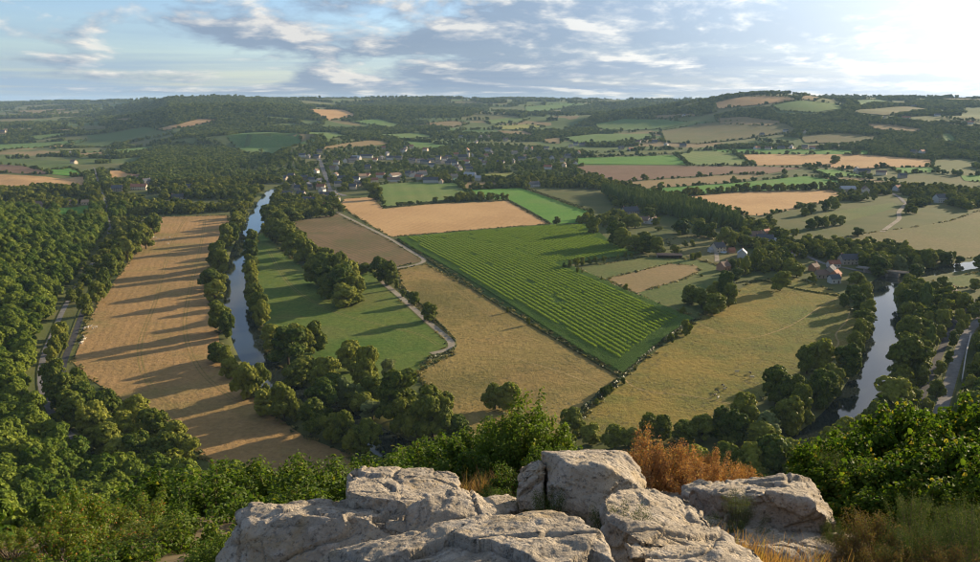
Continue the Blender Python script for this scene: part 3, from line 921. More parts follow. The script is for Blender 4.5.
def proto_collection(key, meshes):
    if key in PROTO_COLS:
        return PROTO_COLS[key]
    c = bpy.data.collections.new('source_' + key)
    for i, me in enumerate(meshes):
        o = bpy.data.objects.new('%s_%02d' % (key, i), me)
        c.objects.link(o)
    PROTO_COLS[key] = c
    return c


def scatter(name, label, pts, rot, scl, idx, col, nproto, kind='stuff', tilt=None):
    n = len(pts)
    me = bpy.data.meshes.new(name)
    me.vertices.add(n)
    me.vertices.foreach_set('co', np.asarray(pts, np.float32).ravel())
    a = me.attributes.new('rot', 'FLOAT_VECTOR', 'POINT')
    rv = np.zeros((n, 3), np.float32); rv[:, 2] = rot
    if tilt is not None:
        rv[:, :2] = tilt
    a.data.foreach_set('vector', rv.ravel())
    a = me.attributes.new('scl', 'FLOAT_VECTOR', 'POINT'); a.data.foreach_set('vector', np.asarray(scl, np.float32).ravel())
    a = me.attributes.new('idx', 'INT', 'POINT'); a.data.foreach_set('value', np.asarray(idx, np.int32) % nproto)
    o = bpy.data.objects.new(name, me)
    COL.objects.link(o)
    g = bpy.data.node_groups.new('scatter', 'GeometryNodeTree')
    g.interface.new_socket('Geometry', in_out='INPUT', socket_type='NodeSocketGeometry')
    g.interface.new_socket('Geometry', in_out='OUTPUT', socket_type='NodeSocketGeometry')
    G = NT(g)
    gi = G.n('NodeGroupInput'); go = G.n('NodeGroupOutput')
    ci = G.n('GeometryNodeCollectionInfo', transform_space='ORIGINAL')
    ci.inputs['Collection'].default_value = col
    ci.inputs['Separate Children'].default_value = True
    ci.inputs['Reset Children'].default_value = True
    def attr(nm, dt):
        nd = G.n('GeometryNodeInputNamedAttribute', data_type=dt)
        nd.inputs['Name'].default_value = nm
        return nd.outputs['Attribute']
    iop = G.n('GeometryNodeInstanceOnPoints')
    G.link(gi.outputs[0], iop.inputs['Points'])
    G.link(ci.outputs[0], iop.inputs['Instance'])
    iop.inputs['Pick Instance'].default_value = True
    G.link(attr('idx', 'INT'), iop.inputs['Instance Index'])
    e2r = G.n('FunctionNodeEulerToRotation')
    G.link(attr('rot', 'FLOAT_VECTOR'), e2r.inputs[0])
    G.link(e2r.outputs[0], iop.inputs['Rotation'])
    G.link(attr('scl', 'FLOAT_VECTOR'), iop.inputs['Scale'])
    G.link(iop.outputs[0], go.inputs[0])
    md = o.modifiers.new('scatter', 'NODES'); md.node_group = g
    return tag(o, label, kind=kind)


# ---------------------------------------------------------------- corn standing in the field
def corn_proto(seed, tassel):
    rng = np.random.default_rng(seed)
    V, F = [], []
    for k in range(10):
        a = rng.uniform(0, 6.28); L = rng.uniform(0.5, 0.85); z0 = rng.uniform(0.6, 1.75); ox, oy = rng.uniform(-.45, .45, 2)
        dx, dy = math.cos(a), math.sin(a); w = 0.13
        pts = [(0, 0), (L * 0.5, 0.30), (L, 0.02)]
        n = len(V)
        for (q, up) in pts:
            ww = w * (1 if q < L else 0.3)
            V.append([ox + dx * q - dy * ww, oy + dy * q + dx * ww, z0 + up]); V.append([ox + dx * q + dy * ww, oy + dy * q - dx * ww, z0 + up])
        F += [[n, n + 1, n + 3, n + 2], [n + 2, n + 3, n + 5, n + 4]]
    if tassel:
        for k in range(9):
            ox, oy = rng.uniform(-.6, .6, 2); a = rng.uniform(0, 3.14); c, s = math.cos(a) * .13, math.sin(a) * .13
            n = len(V)
            V += [[ox - c, oy - s, 1.9], [ox + c, oy + s, 1.9], [ox + c * 1.6, oy + s * 1.6, 2.65], [ox - c * 1.6, oy - s * 1.6, 2.65]]
            F.append([n, n + 1, n + 2, n + 3])
    return np_mesh('corn', np.array(V), np.array(F))


M_CORN = leaf_mat('corn_leaf', (0.135, 0.235, 0.032), (0.18, 0.27, 0.045), trans=0.3, nscale=0.05, spread=0.4)
M_TASSEL = leaf_mat('corn_tassel', (0.185, 0.265, 0.045), (0.235, 0.295, 0.06), trans=0.3, spread=0.4)
cps = [corn_proto(s, False) for s in (1, 2)] + [corn_proto(s, True) for s in (3, 4)]
for k, me in enumerate(cps):
    me.materials.append(M_CORN if k < 2 else M_TASSEL)
p0 = np.array(hit(404, 243)[:2]); p1 = np.array(hit(612, 368)[:2])
tdir = (p1 - p0) / np.linalg.norm(p1 - p0); ndir = np.array([-tdir[1], tdir[0]])
cp = np.array(CORN)
ts_ = (cp - p0) @ tdir; ns_ = (cp - p0) @ ndir
pts, idx = [], []
row = 0
nn = ns_.min()
while nn < ns_.max():
    tt = np.arange(ts_.min(), ts_.max(), 1.15)
    tt = tt + RNG.uniform(-.4, .4, len(tt))
    bow = 9.0 * np.sin((tt - ts_.min()) / (ts_.max() - ts_.min()) * math.pi)     # rows bend slightly
    q = p0 + tdir * tt[:, None] + ndir * (nn + bow * 0.6)[:, None]
    ins = pt_in_poly(q[:, 0], q[:, 1], CORN)
    ins &= RNG.uniform(0, 1, len(tt)) > np.clip(fbm(np.column_stack([q / 11.0, np.zeros(len(q))]), 2, seed=4) - 0.62, 0, 1) * 2.0
    head = dist_line(q[:, 0], q[:, 1], CORN + [CORN[0]]) < 9.0
    q, head = q[ins], head[ins]
    pts.append(q)
    tas = (row % 3 == 0)
    nzq = vnoise(np.column_stack([q / 23.0, np.full(len(q), row * 0.37)]), 91) if len(q) else np.zeros(0)
    idx.append(np.where(head | (not tas) | (nzq + RNG.uniform(-.3, .3, len(q)) > 0.72), RNG.integers(0, 2, len(q)), RNG.integers(2, 4, len(q))))
    nn += 1.45; row += 1
pts = np.concatenate(pts); idx = np.concatenate(idx)
zz = H(pts[:, 0], pts[:, 1]) + 0.1
sc = RNG.uniform(0.85, 1.1, (len(pts), 3)); sc[:, 2] *= np.where(idx < 2, 0.95, 0.95); sc[:, :2] *= np.where(idx < 2, 1.1, 1.25)[:, None]
scatter('corn_plants', 'dense green corn standing in yellow-tasselled rows', np.column_stack([pts, zz]), RNG.uniform(0, 6.28, len(pts)), sc, idx, proto_collection('corn_source', cps), 4)

# ---------------------------------------------------------------- individual trees, traced from the photograph
TREES = []      # world x, y, radius of every individual tree


def make_tree(name, label, group, cat, x, y, w, h, style, seed, trunk=True):
    z = hz(x, y)
    t = empty(name, (x, y, z), (seed * 2.399) % 6.28, (w / 2, w / 2, h))
    tag(t, label, cat, group)
    cs = CROWNS[style]
    mesh_obj('crown', cs[seed % len(cs)], None, t)
    if trunk:
        mesh_obj('trunk', TRUNKS[seed % 2], None, t)
    TREES.append((x, y, w / 2))
    return t


CR = {'c1': (0, 80, 3.92), 'c2': (240, 80, 3.92), 'c3': (480, 80, 3.92), 'c4': (730, 80, 3.92), 'c5': (0, 200, 3.92), 'c6': (240, 200, 3.92), 'c7': (480, 200, 3.92),
      'c8': (730, 200, 3.92), 'd1': (0, 320, 3.92), 'd2': (240, 320, 3.92), 'd3': (480, 320, 3.92), 'd4': (730, 320, 3.92), 'e6': (690, 220, 9.37), 'e7': (840, 280, 4.014), 'e8': (190, 340, 4.667),
      'v1': (290, 130, 7.0), 'v2': (400, 120, 7.0), 'px': (0, 0, 1.0)}


def pxy(c, x, y):
    ox, oy, s = CR[c]
    return ox + x / s, oy + y / s


# place phrase, group, crop, default style, [(x, top, base, width[, style])] in enlarged pixels; each list runs away from the first-named end
TREE_ROWS = [
    ('of the river row beside the dry meadow, upper end', 'c5', 'round', [(940, 50, 130, 60), (915, 95, 165, 55), (885, 95, 190, 60), (855, 165, 270, 90), (870, 200, 290, 60), (830, 270, 350, 90), (845, 315, 400, 80), (885, 290, 350, 50), (865, 400, 520, 95), (900, 440, 545, 60)]),
    ('of the river row beside the dry meadow, lower bend', 'e8', 'round', [(115, 15, 105, 85), (165, 30, 120, 80), (185, 90, 180, 80), (265, 110, 270, 130), (325, 115, 260, 100), (360, 235, 352, 110), (440, 205, 378, 130), (490, 270, 385, 80), (565, 280, 442, 145), (660, 350, 480, 110), (715, 340, 490, 100), (760, 420, 520, 100), (835, 375, 522, 140)]),
    ('of the thin river row edging the green meadow', 'c6', 'round', [(40, 120, 190, 50), (35, 160, 235, 60), (45, 215, 280, 55), (35, 240, 320, 60), (30, 290, 355, 50), (55, 330, 410, 70), (65, 365, 455, 80), (75, 400, 500, 70)]),
    ('in the clump on the inner river bank at the meadow foot', 'd2', 'round', [(130, 20, 120, 90), (190, 30, 175, 130), (240, 20, 150, 110), (290, 10, 130, 90), (160, 165, 255, 100), (225, 170, 262, 110), (330, 150, 280, 130), (290, 210, 345, 130), (350, 230, 330, 110), (385, 260, 370, 80, 'pale'), (430, 290, 350, 80), (462, 300, 375, 100), (485, 360, 425, 90, 'pale')]),
    ('in the clump between the inner bank and the tan pasture', 'd2', 'round', [(440, 88, 200, 110), (490, 110, 275, 120), (580, 150, 240, 75, 'pale'), (530, 220, 330, 100), (610, 200, 390, 160), (645, 310, 450, 110), (690, 350, 470, 100), (755, 270, 470, 170), (860, 380, 465, 110)]),
    ('of the dark hedge line above the green meadow', 'c6', 'round', [(125, 75, 160, 80), (165, 85, 165, 80), (195, 100, 195, 80), (215, 130, 225, 85), (255, 150, 245, 80), (288, 175, 245, 60)]),
    ('in the big dark clump beside the striped brown field', 'c6', 'round', [(300, 215, 330, 100), (345, 190, 330, 110), (385, 185, 335, 100), (325, 240, 345, 95), (430, 235, 365, 105), (390, 260, 390, 125), (450, 290, 400, 85), (350, 295, 390, 85), (415, 330, 422, 120), (455, 360, 408, 60)]),
    ('beside the farm track', 'c6', 'round', [(500, 250, 290, 70, 'bush'), (550, 225, 320, 75), (585, 240, 330, 70), (615, 315, 350, 18), (640, 350, 380, 22), (685, 362, 412, 58), (745, 403, 475, 70)]),
    ('where the upper river leaves the village', 'c6', 'round', [(120, 20, 95, 75), (155, 45, 115, 70), (205, 30, 85, 85), (390, 15, 45, 30), (320, 30, 68, 55, 'bush'), (350, 40, 66, 40, 'bush'), (90, 92, 127, 30, 'bush')]),
    ('in the grove at the upper corner of the corn', 'c7', 'round', [(445, 63, 135, 58), (535, 75, 180, 75), (560, 112, 192, 75), (610, 140, 208, 80), (640, 135, 206, 70), (692, 148, 212, 58), (580, 60, 105, 50), (608, 55, 110, 58), (520, 62, 110, 48), (660, 30, 80, 50), (690, 70, 100, 36, 'bush')]),
    ('on the grassland behind the open barn', 'c7', 'bush', [(762, 175, 212, 40, 'round'), (785, 75, 132, 70, 'round'), (858, 75, 140, 58, 'round'), (898, 90, 150, 58, 'round'), (962, 108, 180, 60, 'round'), (380, 70, 88, 12), (700, 105, 122, 28), (780, 122, 142, 20), (803, 158, 182, 24), (832, 156, 182, 24), (856, 205, 232, 18), (832, 210, 236, 24)]),
    ('in the low hedge at the notch of the corn', 'c7', 'bush', [(330, 245, 270, 18), (351, 235, 271, 20), (376, 228, 262, 26), (400, 225, 257, 25), (426, 225, 252, 22), (451, 222, 249, 22), (486, 220, 246, 20), (570, 203, 226, 20), (541, 214, 236, 15), (594, 208, 226, 14)]),
    ('along the corn edge and its pasture corner', 'c7', 'bush', [(381, 263, 289, 14), (400, 275, 292, 10), (475, 298, 319, 10), (571, 328, 356, 18), (190, 460, 491, 18), (108, 421, 443, 13), (797, 420, 450, 30), (811, 473, 531, 42), (745, 525, 560, 34), (767, 516, 546, 13), (865, 290, 300, 16)]),
    ('in the dark clump between the notch and the golden pasture', 'c7', 'round', [(825, 338, 410, 78), (868, 352, 425, 60), (925, 325, 402, 75), (915, 366, 447, 90), (958, 285, 405, 80), (975, 330, 420, 60)]),
    ('between the new houses and the golden pasture', 'e6', 'round', [(400, 362, 455, 90), (512, 340, 525, 90), (440, 450, 565, 110), (330, 480, 610, 140), (615, 280, 482, 115), (665, 270, 435, 95), (450, 360, 440, 50)]),
    ('in the wood above the new houses', 'e6', 'round', [(85, 15, 162, 115), (180, 55, 162, 80), (345, 68, 195, 115), (405, 108, 252, 105), (540, 150, 262, 110), (480, 130, 240, 90), (622, 200, 305, 80), (705, 232, 345, 75), (745, 250, 345, 60), (30, 312, 372, 60, 'bush'), (85, 296, 362, 38, 'bush'), (770, 100, 170, 80), (660, 80, 150, 80)]),
    ('along the lane above the golden pasture', 'e6', 'round', [(730, 352, 462, 75), (765, 350, 470, 80), (815, 350, 465, 85), (870, 350, 455, 70), (820, 232, 315, 70), (900, 380, 460, 60)]),
    ('of the hedge row under the big stubble field', 'c8', 'round', [(295, 30, 62, 36), (317, 15, 58, 36), (345, 65, 108, 38), (368, 65, 108, 38), (315, 75, 118, 42), (403, 58, 102, 38), (432, 62, 98, 38), (375, 0, 45, 36), (412, -10, 38, 36), (250, 112, 146, 28, 'bush'), (502, 108, 142, 42)]),
    ('along the lane of the riverside hamlet', 'c8', 'round', [(345, 140, 188, 48), (375, 155, 195, 44), (402, 165, 210, 44), (488, 185, 232, 56), (528, 190, 234, 48), (568, 200, 238, 46), (610, 205, 238, 40), (265, 168, 218, 46), (320, 285, 322, 34, 'bush'), (262, 250, 302, 55), (235, 232, 292, 48)]),
    ('beside the stone bridge', 'c8', 'round', [(678, 160, 228, 36, 'darkpop'), (585, 222, 300, 80), (625, 225, 302, 55), (668, 218, 282, 48, 'pale'), (728, 252, 314, 60), (495, 284, 334, 62), (700, 290, 330, 50)]),
    ('beyond the upper river', 'c8', 'round', [(742, 225, 276, 38), (775, 205, 276, 55), (805, 200, 272, 52), (858, 208, 258, 58), (962, 212, 264, 48), (910, 232, 262, 36), (930, 240, 270, 30, 'bush')]),
    ('of the outer river row below the bridge', 'c8', 'round', [(470, 335, 385, 45), (495, 335, 400, 55), (530, 332, 402, 62), (575, 325, 385, 50), (500, 365, 440, 65), (555, 395, 470, 62), (530, 430, 505, 78), (570, 460, 530, 60), (545, 485, 566, 78), (445, 368, 422, 34)]),
    ('of the river row below the golden pasture', 'd4', 'round', [(555, 20, 110, 62), (540, 60, 155, 66), (490, 102, 225, 100), (445, 120, 200, 70), (355, 75, 200, 95), (300, 105, 212, 85), (415, 185, 300, 95), (370, 198, 325, 105), (180, 192, 330, 130), (265, 218, 345, 95), (225, 300, 440, 110), (310, 275, 430, 95), (390, 255, 380, 80), (60, 292, 430, 120), (20, 355, 480, 100), (150, 375, 490, 120, 'pale'), (170, 460, 565, 145)]),
    ('of the inner river row below the bridge', 'c8', 'round', [(648, 332, 420, 52), (672, 345, 430, 50), (700, 355, 445, 52), (685, 400, 475, 60), (760, 328, 445, 50, 'poplar'), (730, 325, 400, 60), (700, 455, 560, 85), (660, 480, 560, 60)]),
    ('on the inner bank between river and railway', 'd4', 'round', [(690, 55, 240, 160), (690, -10, 75, 70), (640, 238, 392, 150), (700, 270, 380, 90), (780, 20, 125, 34, 'poplar'), (375, 428, 545, 82), (462, 408, 505, 88), (320, 490, 565, 80), (745, 180, 260, 60), (590, 300, 400, 70)]),
    ('around the tan-roofed riverside cottage', 'c8', 'round', [(835, 433, 502, 56), (856, 322, 352, 26), (918, 365, 440, 58), (962, 400, 465, 58), (820, 490, 545, 42), (962, 310, 352, 50), (800, 320, 370, 50), (780, 345, 395, 40), (900, 430, 490, 40), (830, 300, 345, 40)]),
    ('on the tan pasture by its lower edge', 'd3', 'round', [(60, 250, 350, 90), (110, 245, 350, 95), (489, 260, 302, 38, 'bush'), (455, 310, 337, 24, 'bush'), (510, 250, 285, 20, 'bush'), (560, 225, 252, 22, 'bush')]),
    ('of the river row hidden below the rock ledge', 'd3', 'round', [(365, 352, 455, 95), (430, 410, 485, 80), (530, 410, 500, 95), (590, 425, 490, 80), (655, 368, 478, 78), (720, 375, 472, 85), (870, 372, 475, 100), (945, 350, 475, 100), (800, 400, 490, 90)]),
    ('in the wood between the curling road and the dry meadow', 'd1', 'round', [(215, 160, 290, 95), (310, 188, 285, 70), (250, 210, 345, 120), (325, 250, 372, 105), (435, 278, 402, 105), (540, 298, 425, 115), (275, 290, 435, 125), (385, 330, 480, 130), (475, 370, 500, 120), (600, 348, 482, 135), (685, 398, 522, 115), (415, 410, 540, 130), (555, 440, 565, 145), (645, 450, 570, 140), (730, 458, 575, 105), (480, 470, 580, 130)]),
    ('of the hedge between the dark lane and the dry meadow', 'c5', 'round', [(335, 372, 455, 58), (380, 320, 402, 66), (412, 268, 370, 60), (432, 215, 312, 66), (468, 190, 282, 66), (502, 158, 242, 58), (535, 120, 212, 66), (572, 88, 192, 66), (605, 55, 132, 60), (355, 268, 322, 42), (280, 352, 402, 50), (240, 480, 545, 58)]),
    ('on the near bank below the eastern hazels', 'd4', 'round', [(555, 325, 470, 105), (500, 380, 520, 105), (620, 380, 505, 105), (430, 465, 600, 115), (560, 430, 560, 110), (660, 420, 540, 100)]),
    ('on the near bank behind the rock ledge', 'px', 'round', [(655, 452, 494, 40), (690, 450, 496, 42), (722, 444, 494, 42), (747, 446, 498, 42), (775, 438, 496, 46), (800, 452, 502, 42), (824, 446, 498, 42), (450, 452, 492, 40), (420, 448, 488, 38)]),
    ('at the water edge of the dark river end', 'px', 'round', [(845, 420, 454, 28), (826, 428, 465, 26), (812, 440, 477, 26), (791, 440, 486, 34), (770, 440, 490, 38)]),
    ('between the curling road and the dark lane', 'd1', 'round', [(232, 20, 95, 46), (215, 62, 135, 52), (200, 105, 168, 46), (252, 55, 118, 36)]),
    ('between the railway and the main road', 'e7', 'round', [(500, 138, 195, 40), (480, 160, 220, 32), (452, 205, 265, 32), (432, 285, 345, 32), (400, 325, 385, 42), (385, 405, 475, 60), (345, 478, 545, 50)]),
    ('on the bank east of the main road', 'e7', 'round', [(552, 215, 295, 50), (545, 295, 385, 60), (522, 385, 475, 62), (500, 450, 540, 60)]),
    ('standing alone in its field', 'px', 'round', [(780, 271.5, 291, 18.5), (835, 155.5, 164, 9.5), (500, 161, 173, 8), (375.5, 185, 200, 14)]),
]
SIZES = [(0, 'small'), (7, 'medium'), (11, 'tall'), (15, 'very tall')]
STYLE_WORD = {'round': 'dark green tree', 'pale': 'pale grey-green willow', 'poplar': 'narrow pale poplar', 'darkpop': 'narrow dark poplar', 'bush': 'bush', 'wood': 'oak', 'copper': 'copper beech'}
STYLE_NAME = {'round': 'broadleaf_tree', 'pale': 'willow_tree', 'poplar': 'poplar_tree', 'darkpop': 'poplar_tree', 'bush': 'bush', 'wood': 'oak_tree', 'copper': 'copper_beech'}
sd = 0
for place, crop, dstyle, lst in TREE_ROWS:
    cnt = {}
    for e in lst:
        x, yt, yb, w = e[:4]
        style = e[4] if len(e) > 4 else dstyle
        X, Y = pxy(crop, x, yb); _, YT = pxy(crop, x, yt)
        g = hit(X, Y)
        s = CR[crop][2]
        depth = g[1] * math.cos(PITCH) + (EYE - g[2]) * math.sin(PITCH)
        wm = max(1.5, w / s * depth / FPX)
        # height from the ray through the top at this depth
        d = ray(X, YT)
        hm = EYE + d[2] * (g[1] / d[1]) - g[2]
        hm = float(np.clip(hm, 1.5, 24))
        # roots stay on the bank
        RL = np.array(RIVER); dd = np.hypot(RL[:, 0] - g[0], RL[:, 1] - g[1]); j = int(dd.argmin())
        dl = float(dist_line(np.array([g[0]]), np.array([g[1]]), RIVER)[0])
        if dl < 11.5 and dd[j] > 0.5:
            f = (11.5 - dl) / dd[j]
            g = (g[0] + (g[0] - RL[j, 0]) * f, g[1] + (g[1] - RL[j, 1]) * f, g[2])
        sd += 1
        cnt[style] = cnt.get(style, 0) + 1
        label = '%s, %s %s' % (STYLE_WORD[style], ordinal(cnt[style]), place)
        make_tree(STYLE_NAME[style], label, ('trees ' if style != 'bush' else 'bushes ') + place, 'bush' if style == 'bush' else 'tree', g[0], g[1], wm * 1.08, hm * 1.04, style, sd, trunk=style != 'bush')
N_TRACED = len(TREES)
# ---------------------------------------------------------------- houses
M_WALL = {'white': plain('white_render', (0.50, 0.485, 0.445), 0.9, 0.1), 'cream': plain('cream_render', (0.60, 0.50, 0.36), 0.9, 0.15), 'stone': plain('house_stone', (0.34, 0.30, 0.24), 0.9, 0.25),
          'brick': plain('brick_wall', (0.40, 0.22, 0.14), 0.9, 0.2)}
M_ROOF = {'slate': plain('slate', (0.085, 0.09, 0.10), 0.85, 0.25, 2.0, 0.08), 'tile': plain('clay_tile', (0.30, 0.13, 0.075), 0.85, 0.3, 2.0), 'brown': plain('brown_tile', (0.17, 0.115, 0.085), 0.85, 0.3, 2.0),
          'metal': plain('sheet_metal', (0.36, 0.37, 0.38), 0.7, 0.1, 0.5, 0.2), 'tan': plain('tan_tile', (0.36, 0.24, 0.15), 0.85, 0.25, 2.0)}
M_GLASS = plain('window_glass', (0.03, 0.035, 0.04), 0.15, 0.1, 1.0, 0.5)
M_DOOR = plain('door_paint', (0.10, 0.07, 0.05), 0.6, 0.2)
M_BRICKC = plain('chimney_brick', (0.30, 0.17, 0.12), 0.9, 0.2)
HOUSES = []


def box_mesh(name, x0, x1, y0, y1, z0, z1):
    V = [(x, y, z) for z in (z0, z1) for y in (y0, y1) for x in (x0, x1)]
    F = [(0, 2, 3, 1), (4, 5, 7, 6), (0, 1, 5, 4), (2, 6, 7, 3), (0, 4, 6, 2), (1, 3, 7, 5)]
    return np_mesh(name, V, F)


BOX_C = {}


def unit_box(mat):
    if mat.name not in BOX_C:
        me = box_mesh('box', -.5, .5, -.5, .5, -.5, .5)
        me.materials.append(mat)
        BOX_C[mat.name] = me
    return BOX_C[mat.name]


def wall_mesh(w, d, h, rise):
    x, y = w / 2, d / 2
    V = [(-x, -y, -1.2), (x, -y, -1.2), (x, y, -1.2), (-x, y, -1.2), (-x, -y, h), (x, -y, h), (x, y, h), (-x, y, h), (-x, 0, h + rise), (x, 0, h + rise)]
    F4 = [(0, 1, 5, 4), (2, 3, 7, 6)]
    bm = bmesh.new()
    vs = [bm.verts.new(v) for v in V]
    for f in F4 + [(1, 2, 6, 9, 5), (3, 0, 4, 8, 7), (4, 5, 9, 8), (6, 7, 8, 9), (3, 2, 1, 0)]:
        bm.faces.new([vs[i] for i in f])
    me = bpy.data.meshes.new('wall'); bm.to_mesh(me); bm.free()
    return me


def roof_mesh(w, d, h, rise, over=0.45, th=0.22):
    x, y = w / 2 + over, d / 2 + over
    k = rise / (d / 2)
    z0 = h - over * k + 0.05; z1 = h + rise + 0.05
    P = [(-y, z0), (0, z1), (y, z0), (y, z0 + th), (0, z1 + th * 1.25), (-y, z0 + th)]
    V = [(-x, a, b) for a, b in P] + [(x, a, b) for a, b in P]
    bm = bmesh.new()
    vs = [bm.verts.new(v) for v in V]
    for i in range(6):
        j = (i + 1) % 6
        bm.faces.new([vs[i], vs[i + 6], vs[j + 6], vs[j]])
    bm.faces.new([vs[i] for i in (0, 1, 4, 5)]); bm.faces.new([vs[i] for i in (1, 2, 3, 4)])
    bm.faces.new([vs[i + 6] for i in (5, 4, 1, 0)]); bm.faces.new([vs[i + 6] for i in (4, 3, 2, 1)])
    bmesh.ops.recalc_face_normals(bm, faces=bm.faces)
    me = bpy.data.meshes.new('roof'); bm.to_mesh(me); bm.free()
    return me


HM = {}


def house(label, group, px, py, w, d, h, wall, roof, rz, windows=True, chimney=True, cat='house', name='house', world=None):
    g = world or hit(px, py)
    t = empty(name, (g[0], g[1], g[2] + 0.15), rz)
    tag(t, label, cat, group)
    rise = d * 0.42
    key = (w, d, h, wall, roof)
    if key not in HM:
        a = wall_mesh(w, d, h, rise); a.materials.append(M_WALL[wall])
        b = roof_mesh(w, d, h, rise); b.materials.append(M_ROOF[roof])
        HM[key] = (a, b)
    mesh_obj('wall', HM[key][0], None, t)
    rf = mesh_obj('roof', HM[key][1], None, t)
    if chimney:
        for sx in ((-1, 1) if w > 13 else (1,)):
            c = mesh_obj('chimney', unit_box(M_BRICKC), None, rf)
            c.location = (sx * (w / 2 - 0.7), 0, h + rise + 0.35); c.scale = (0.7, 0.9, 1.7)
    if windows:
        n = max(2, int(w / 3.2))
        for fl in range(2 if h > 4.2 else 1):
            for k in range(n):
                xx = (k + 0.5) / n * w - w / 2
                if fl == 0 and k == n // 2:
                    o = mesh_obj('door', unit_box(M_DOOR), None, t); o.location = (xx, -d / 2 - 0.02, 1.05); o.scale = (1.0, 0.12, 2.1)
                else:
                    o = mesh_obj('window', unit_box(M_GLASS), None, t); o.location = (xx, -d / 2 - 0.01, 1.55 + fl * 2.6); o.scale = (1.0, 0.10, 1.3)
    HOUSES.append((g[0], g[1], max(w, d) * 0.6))
    return t


# village houses: crop, x, base y, length, wall, roof
VILLAGE = [('v1', 85, 190, 15, 'white', 'slate'), ('v1', 190, 197, 14, 'stone', 'slate'), ('v1', 130, 200, 12, 'stone', 'slate'), ('v1', 205, 160, 12, 'stone', 'slate'), ('v1', 325, 242, 12, 'white', 'brown'),
           ('v1', 385, 228, 15, 'white', 'slate'), ('v1', 430, 228, 16, 'stone', 'slate'), ('v1', 465, 205, 24, 'white', 'metal'), ('v1', 535, 194, 28, 'white', 'slate'), ('v1', 680, 178, 12, 'white', 'slate'),
           ('v1', 655, 136, 10, 'stone', 'tile'), ('v1', 795, 156, 13, 'white', 'brown'), ('v1', 640, 208, 18, 'stone', 'slate'), ('v1', 700, 208, 18, 'white', 'slate'), ('v1', 760, 208, 16, 'stone', 'slate'),
           ('v1', 850, 228, 16, 'stone', 'slate'), ('v1', 910, 228, 16, 'white', 'slate'), ('v1', 960, 238, 15, 'stone', 'slate'), ('v1', 155, 364, 13, 'white', 'slate'), ('v1', 205, 374, 12, 'white', 'slate'),
           ('v1', 100, 350, 12, 'stone', 'slate'), ('v1', 218, 418, 14, 'cream', 'tile'), ('v1', 320, 330, 11, 'white', 'brown'), ('v1', 357, 354, 15, 'white', 'slate'), ('v1', 298, 280, 12, 'stone', 'brown'),
           ('v1', 328, 278, 12, 'white', 'slate'), ('v1', 505, 340, 15, 'cream', 'tan'), ('v1', 546, 335, 10, 'cream', 'tile'), ('v1', 632, 334, 15, 'white', 'tile'), ('v1', 735, 330, 30, 'white', 'brown'),
           ('v1', 725, 362, 22, 'white', 'brown'), ('v1', 465, 360, 12, 'white', 'slate'), ('v1', 472, 392, 16, 'stone', 'slate'), ('v1', 585, 370, 15, 'cream', 'tile'), ('v1', 440, 415, 12, 'cream', 'slate'),
           ('v1', 850, 326, 26, 'white', 'brown'), ('v1', 922, 320, 20, 'white', 'slate'), ('v1', 902, 346, 14, 'stone', 'tile'), ('v1', 545, 272, 12, 'stone', 'slate'), ('v1', 290, 470, 18, 'stone', 'slate'),
           ('v1', 245, 475, 15, 'stone', 'slate'), ('v1', 180, 515, 18, 'stone', 'slate'), ('v1', 325, 500, 9, 'stone', 'slate'), ('v1', 270, 556, 13, 'brick', 'tile'), ('v1', 120, 512, 12, 'stone', 'slate'),
           ('v2', 25, 228, 12, 'white', 'brown'), ('v2', 80, 300, 16, 'stone', 'slate'), ('v2', 170, 304, 16, 'stone', 'slate'), ('v2', 222, 330, 14, 'white', 'slate'), ('v2', 305, 304, 13, 'cream', 'slate'),
           ('v2', 360, 304, 18, 'stone', 'slate'), ('v2', 465, 305, 12, 'white', 'tile'), ('v2', 470, 220, 12, 'cream', 'tile'), ('v2', 392, 254, 13, 'stone', 'tile'), ('v2', 62, 390, 15, 'white', 'slate'),
           ('v2', 103, 390, 14, 'white', 'slate'), ('v2', 158, 386, 15, 'white', 'brown'), ('v2', 490, 396, 24, 'white', 'metal'), ('v2', 546, 424, 10, 'white', 'metal'), ('v2', 415, 356, 14, 'stone', 'slate'),
           ('v2', 485, 356, 14, 'stone', 'slate'), ('v2', 425, 124, 15, 'white', 'slate'), ('v2', 565, 126, 18, 'stone', 'slate'), ('v2', 622, 124, 15, 'cream', 'tan'), ('v2', 740, 144, 15, 'stone', 'brown'),
           ('v2', 615, 215, 16, 'stone', 'slate'), ('v2', 800, 240, 16, 'stone', 'slate'), ('v2', 705, 310, 18, 'stone', 'slate'), ('v2', 850, 284, 16, 'stone', 'slate'), ('v2', 535, 164, 12, 'cream', 'slate'), ('v2', 340, 272, 14, 'stone', 'slate'), ('v2', 270, 276, 12, 'cream', 'slate')]
WORD_W = {'white': 'white', 'cream': 'cream', 'stone': 'grey stone', 'brick': 'brick'}
WORD_R = {'slate': 'slate', 'tile': 'red tile', 'brown': 'brown tile', 'metal': 'pale metal', 'tan': 'tan tile'}
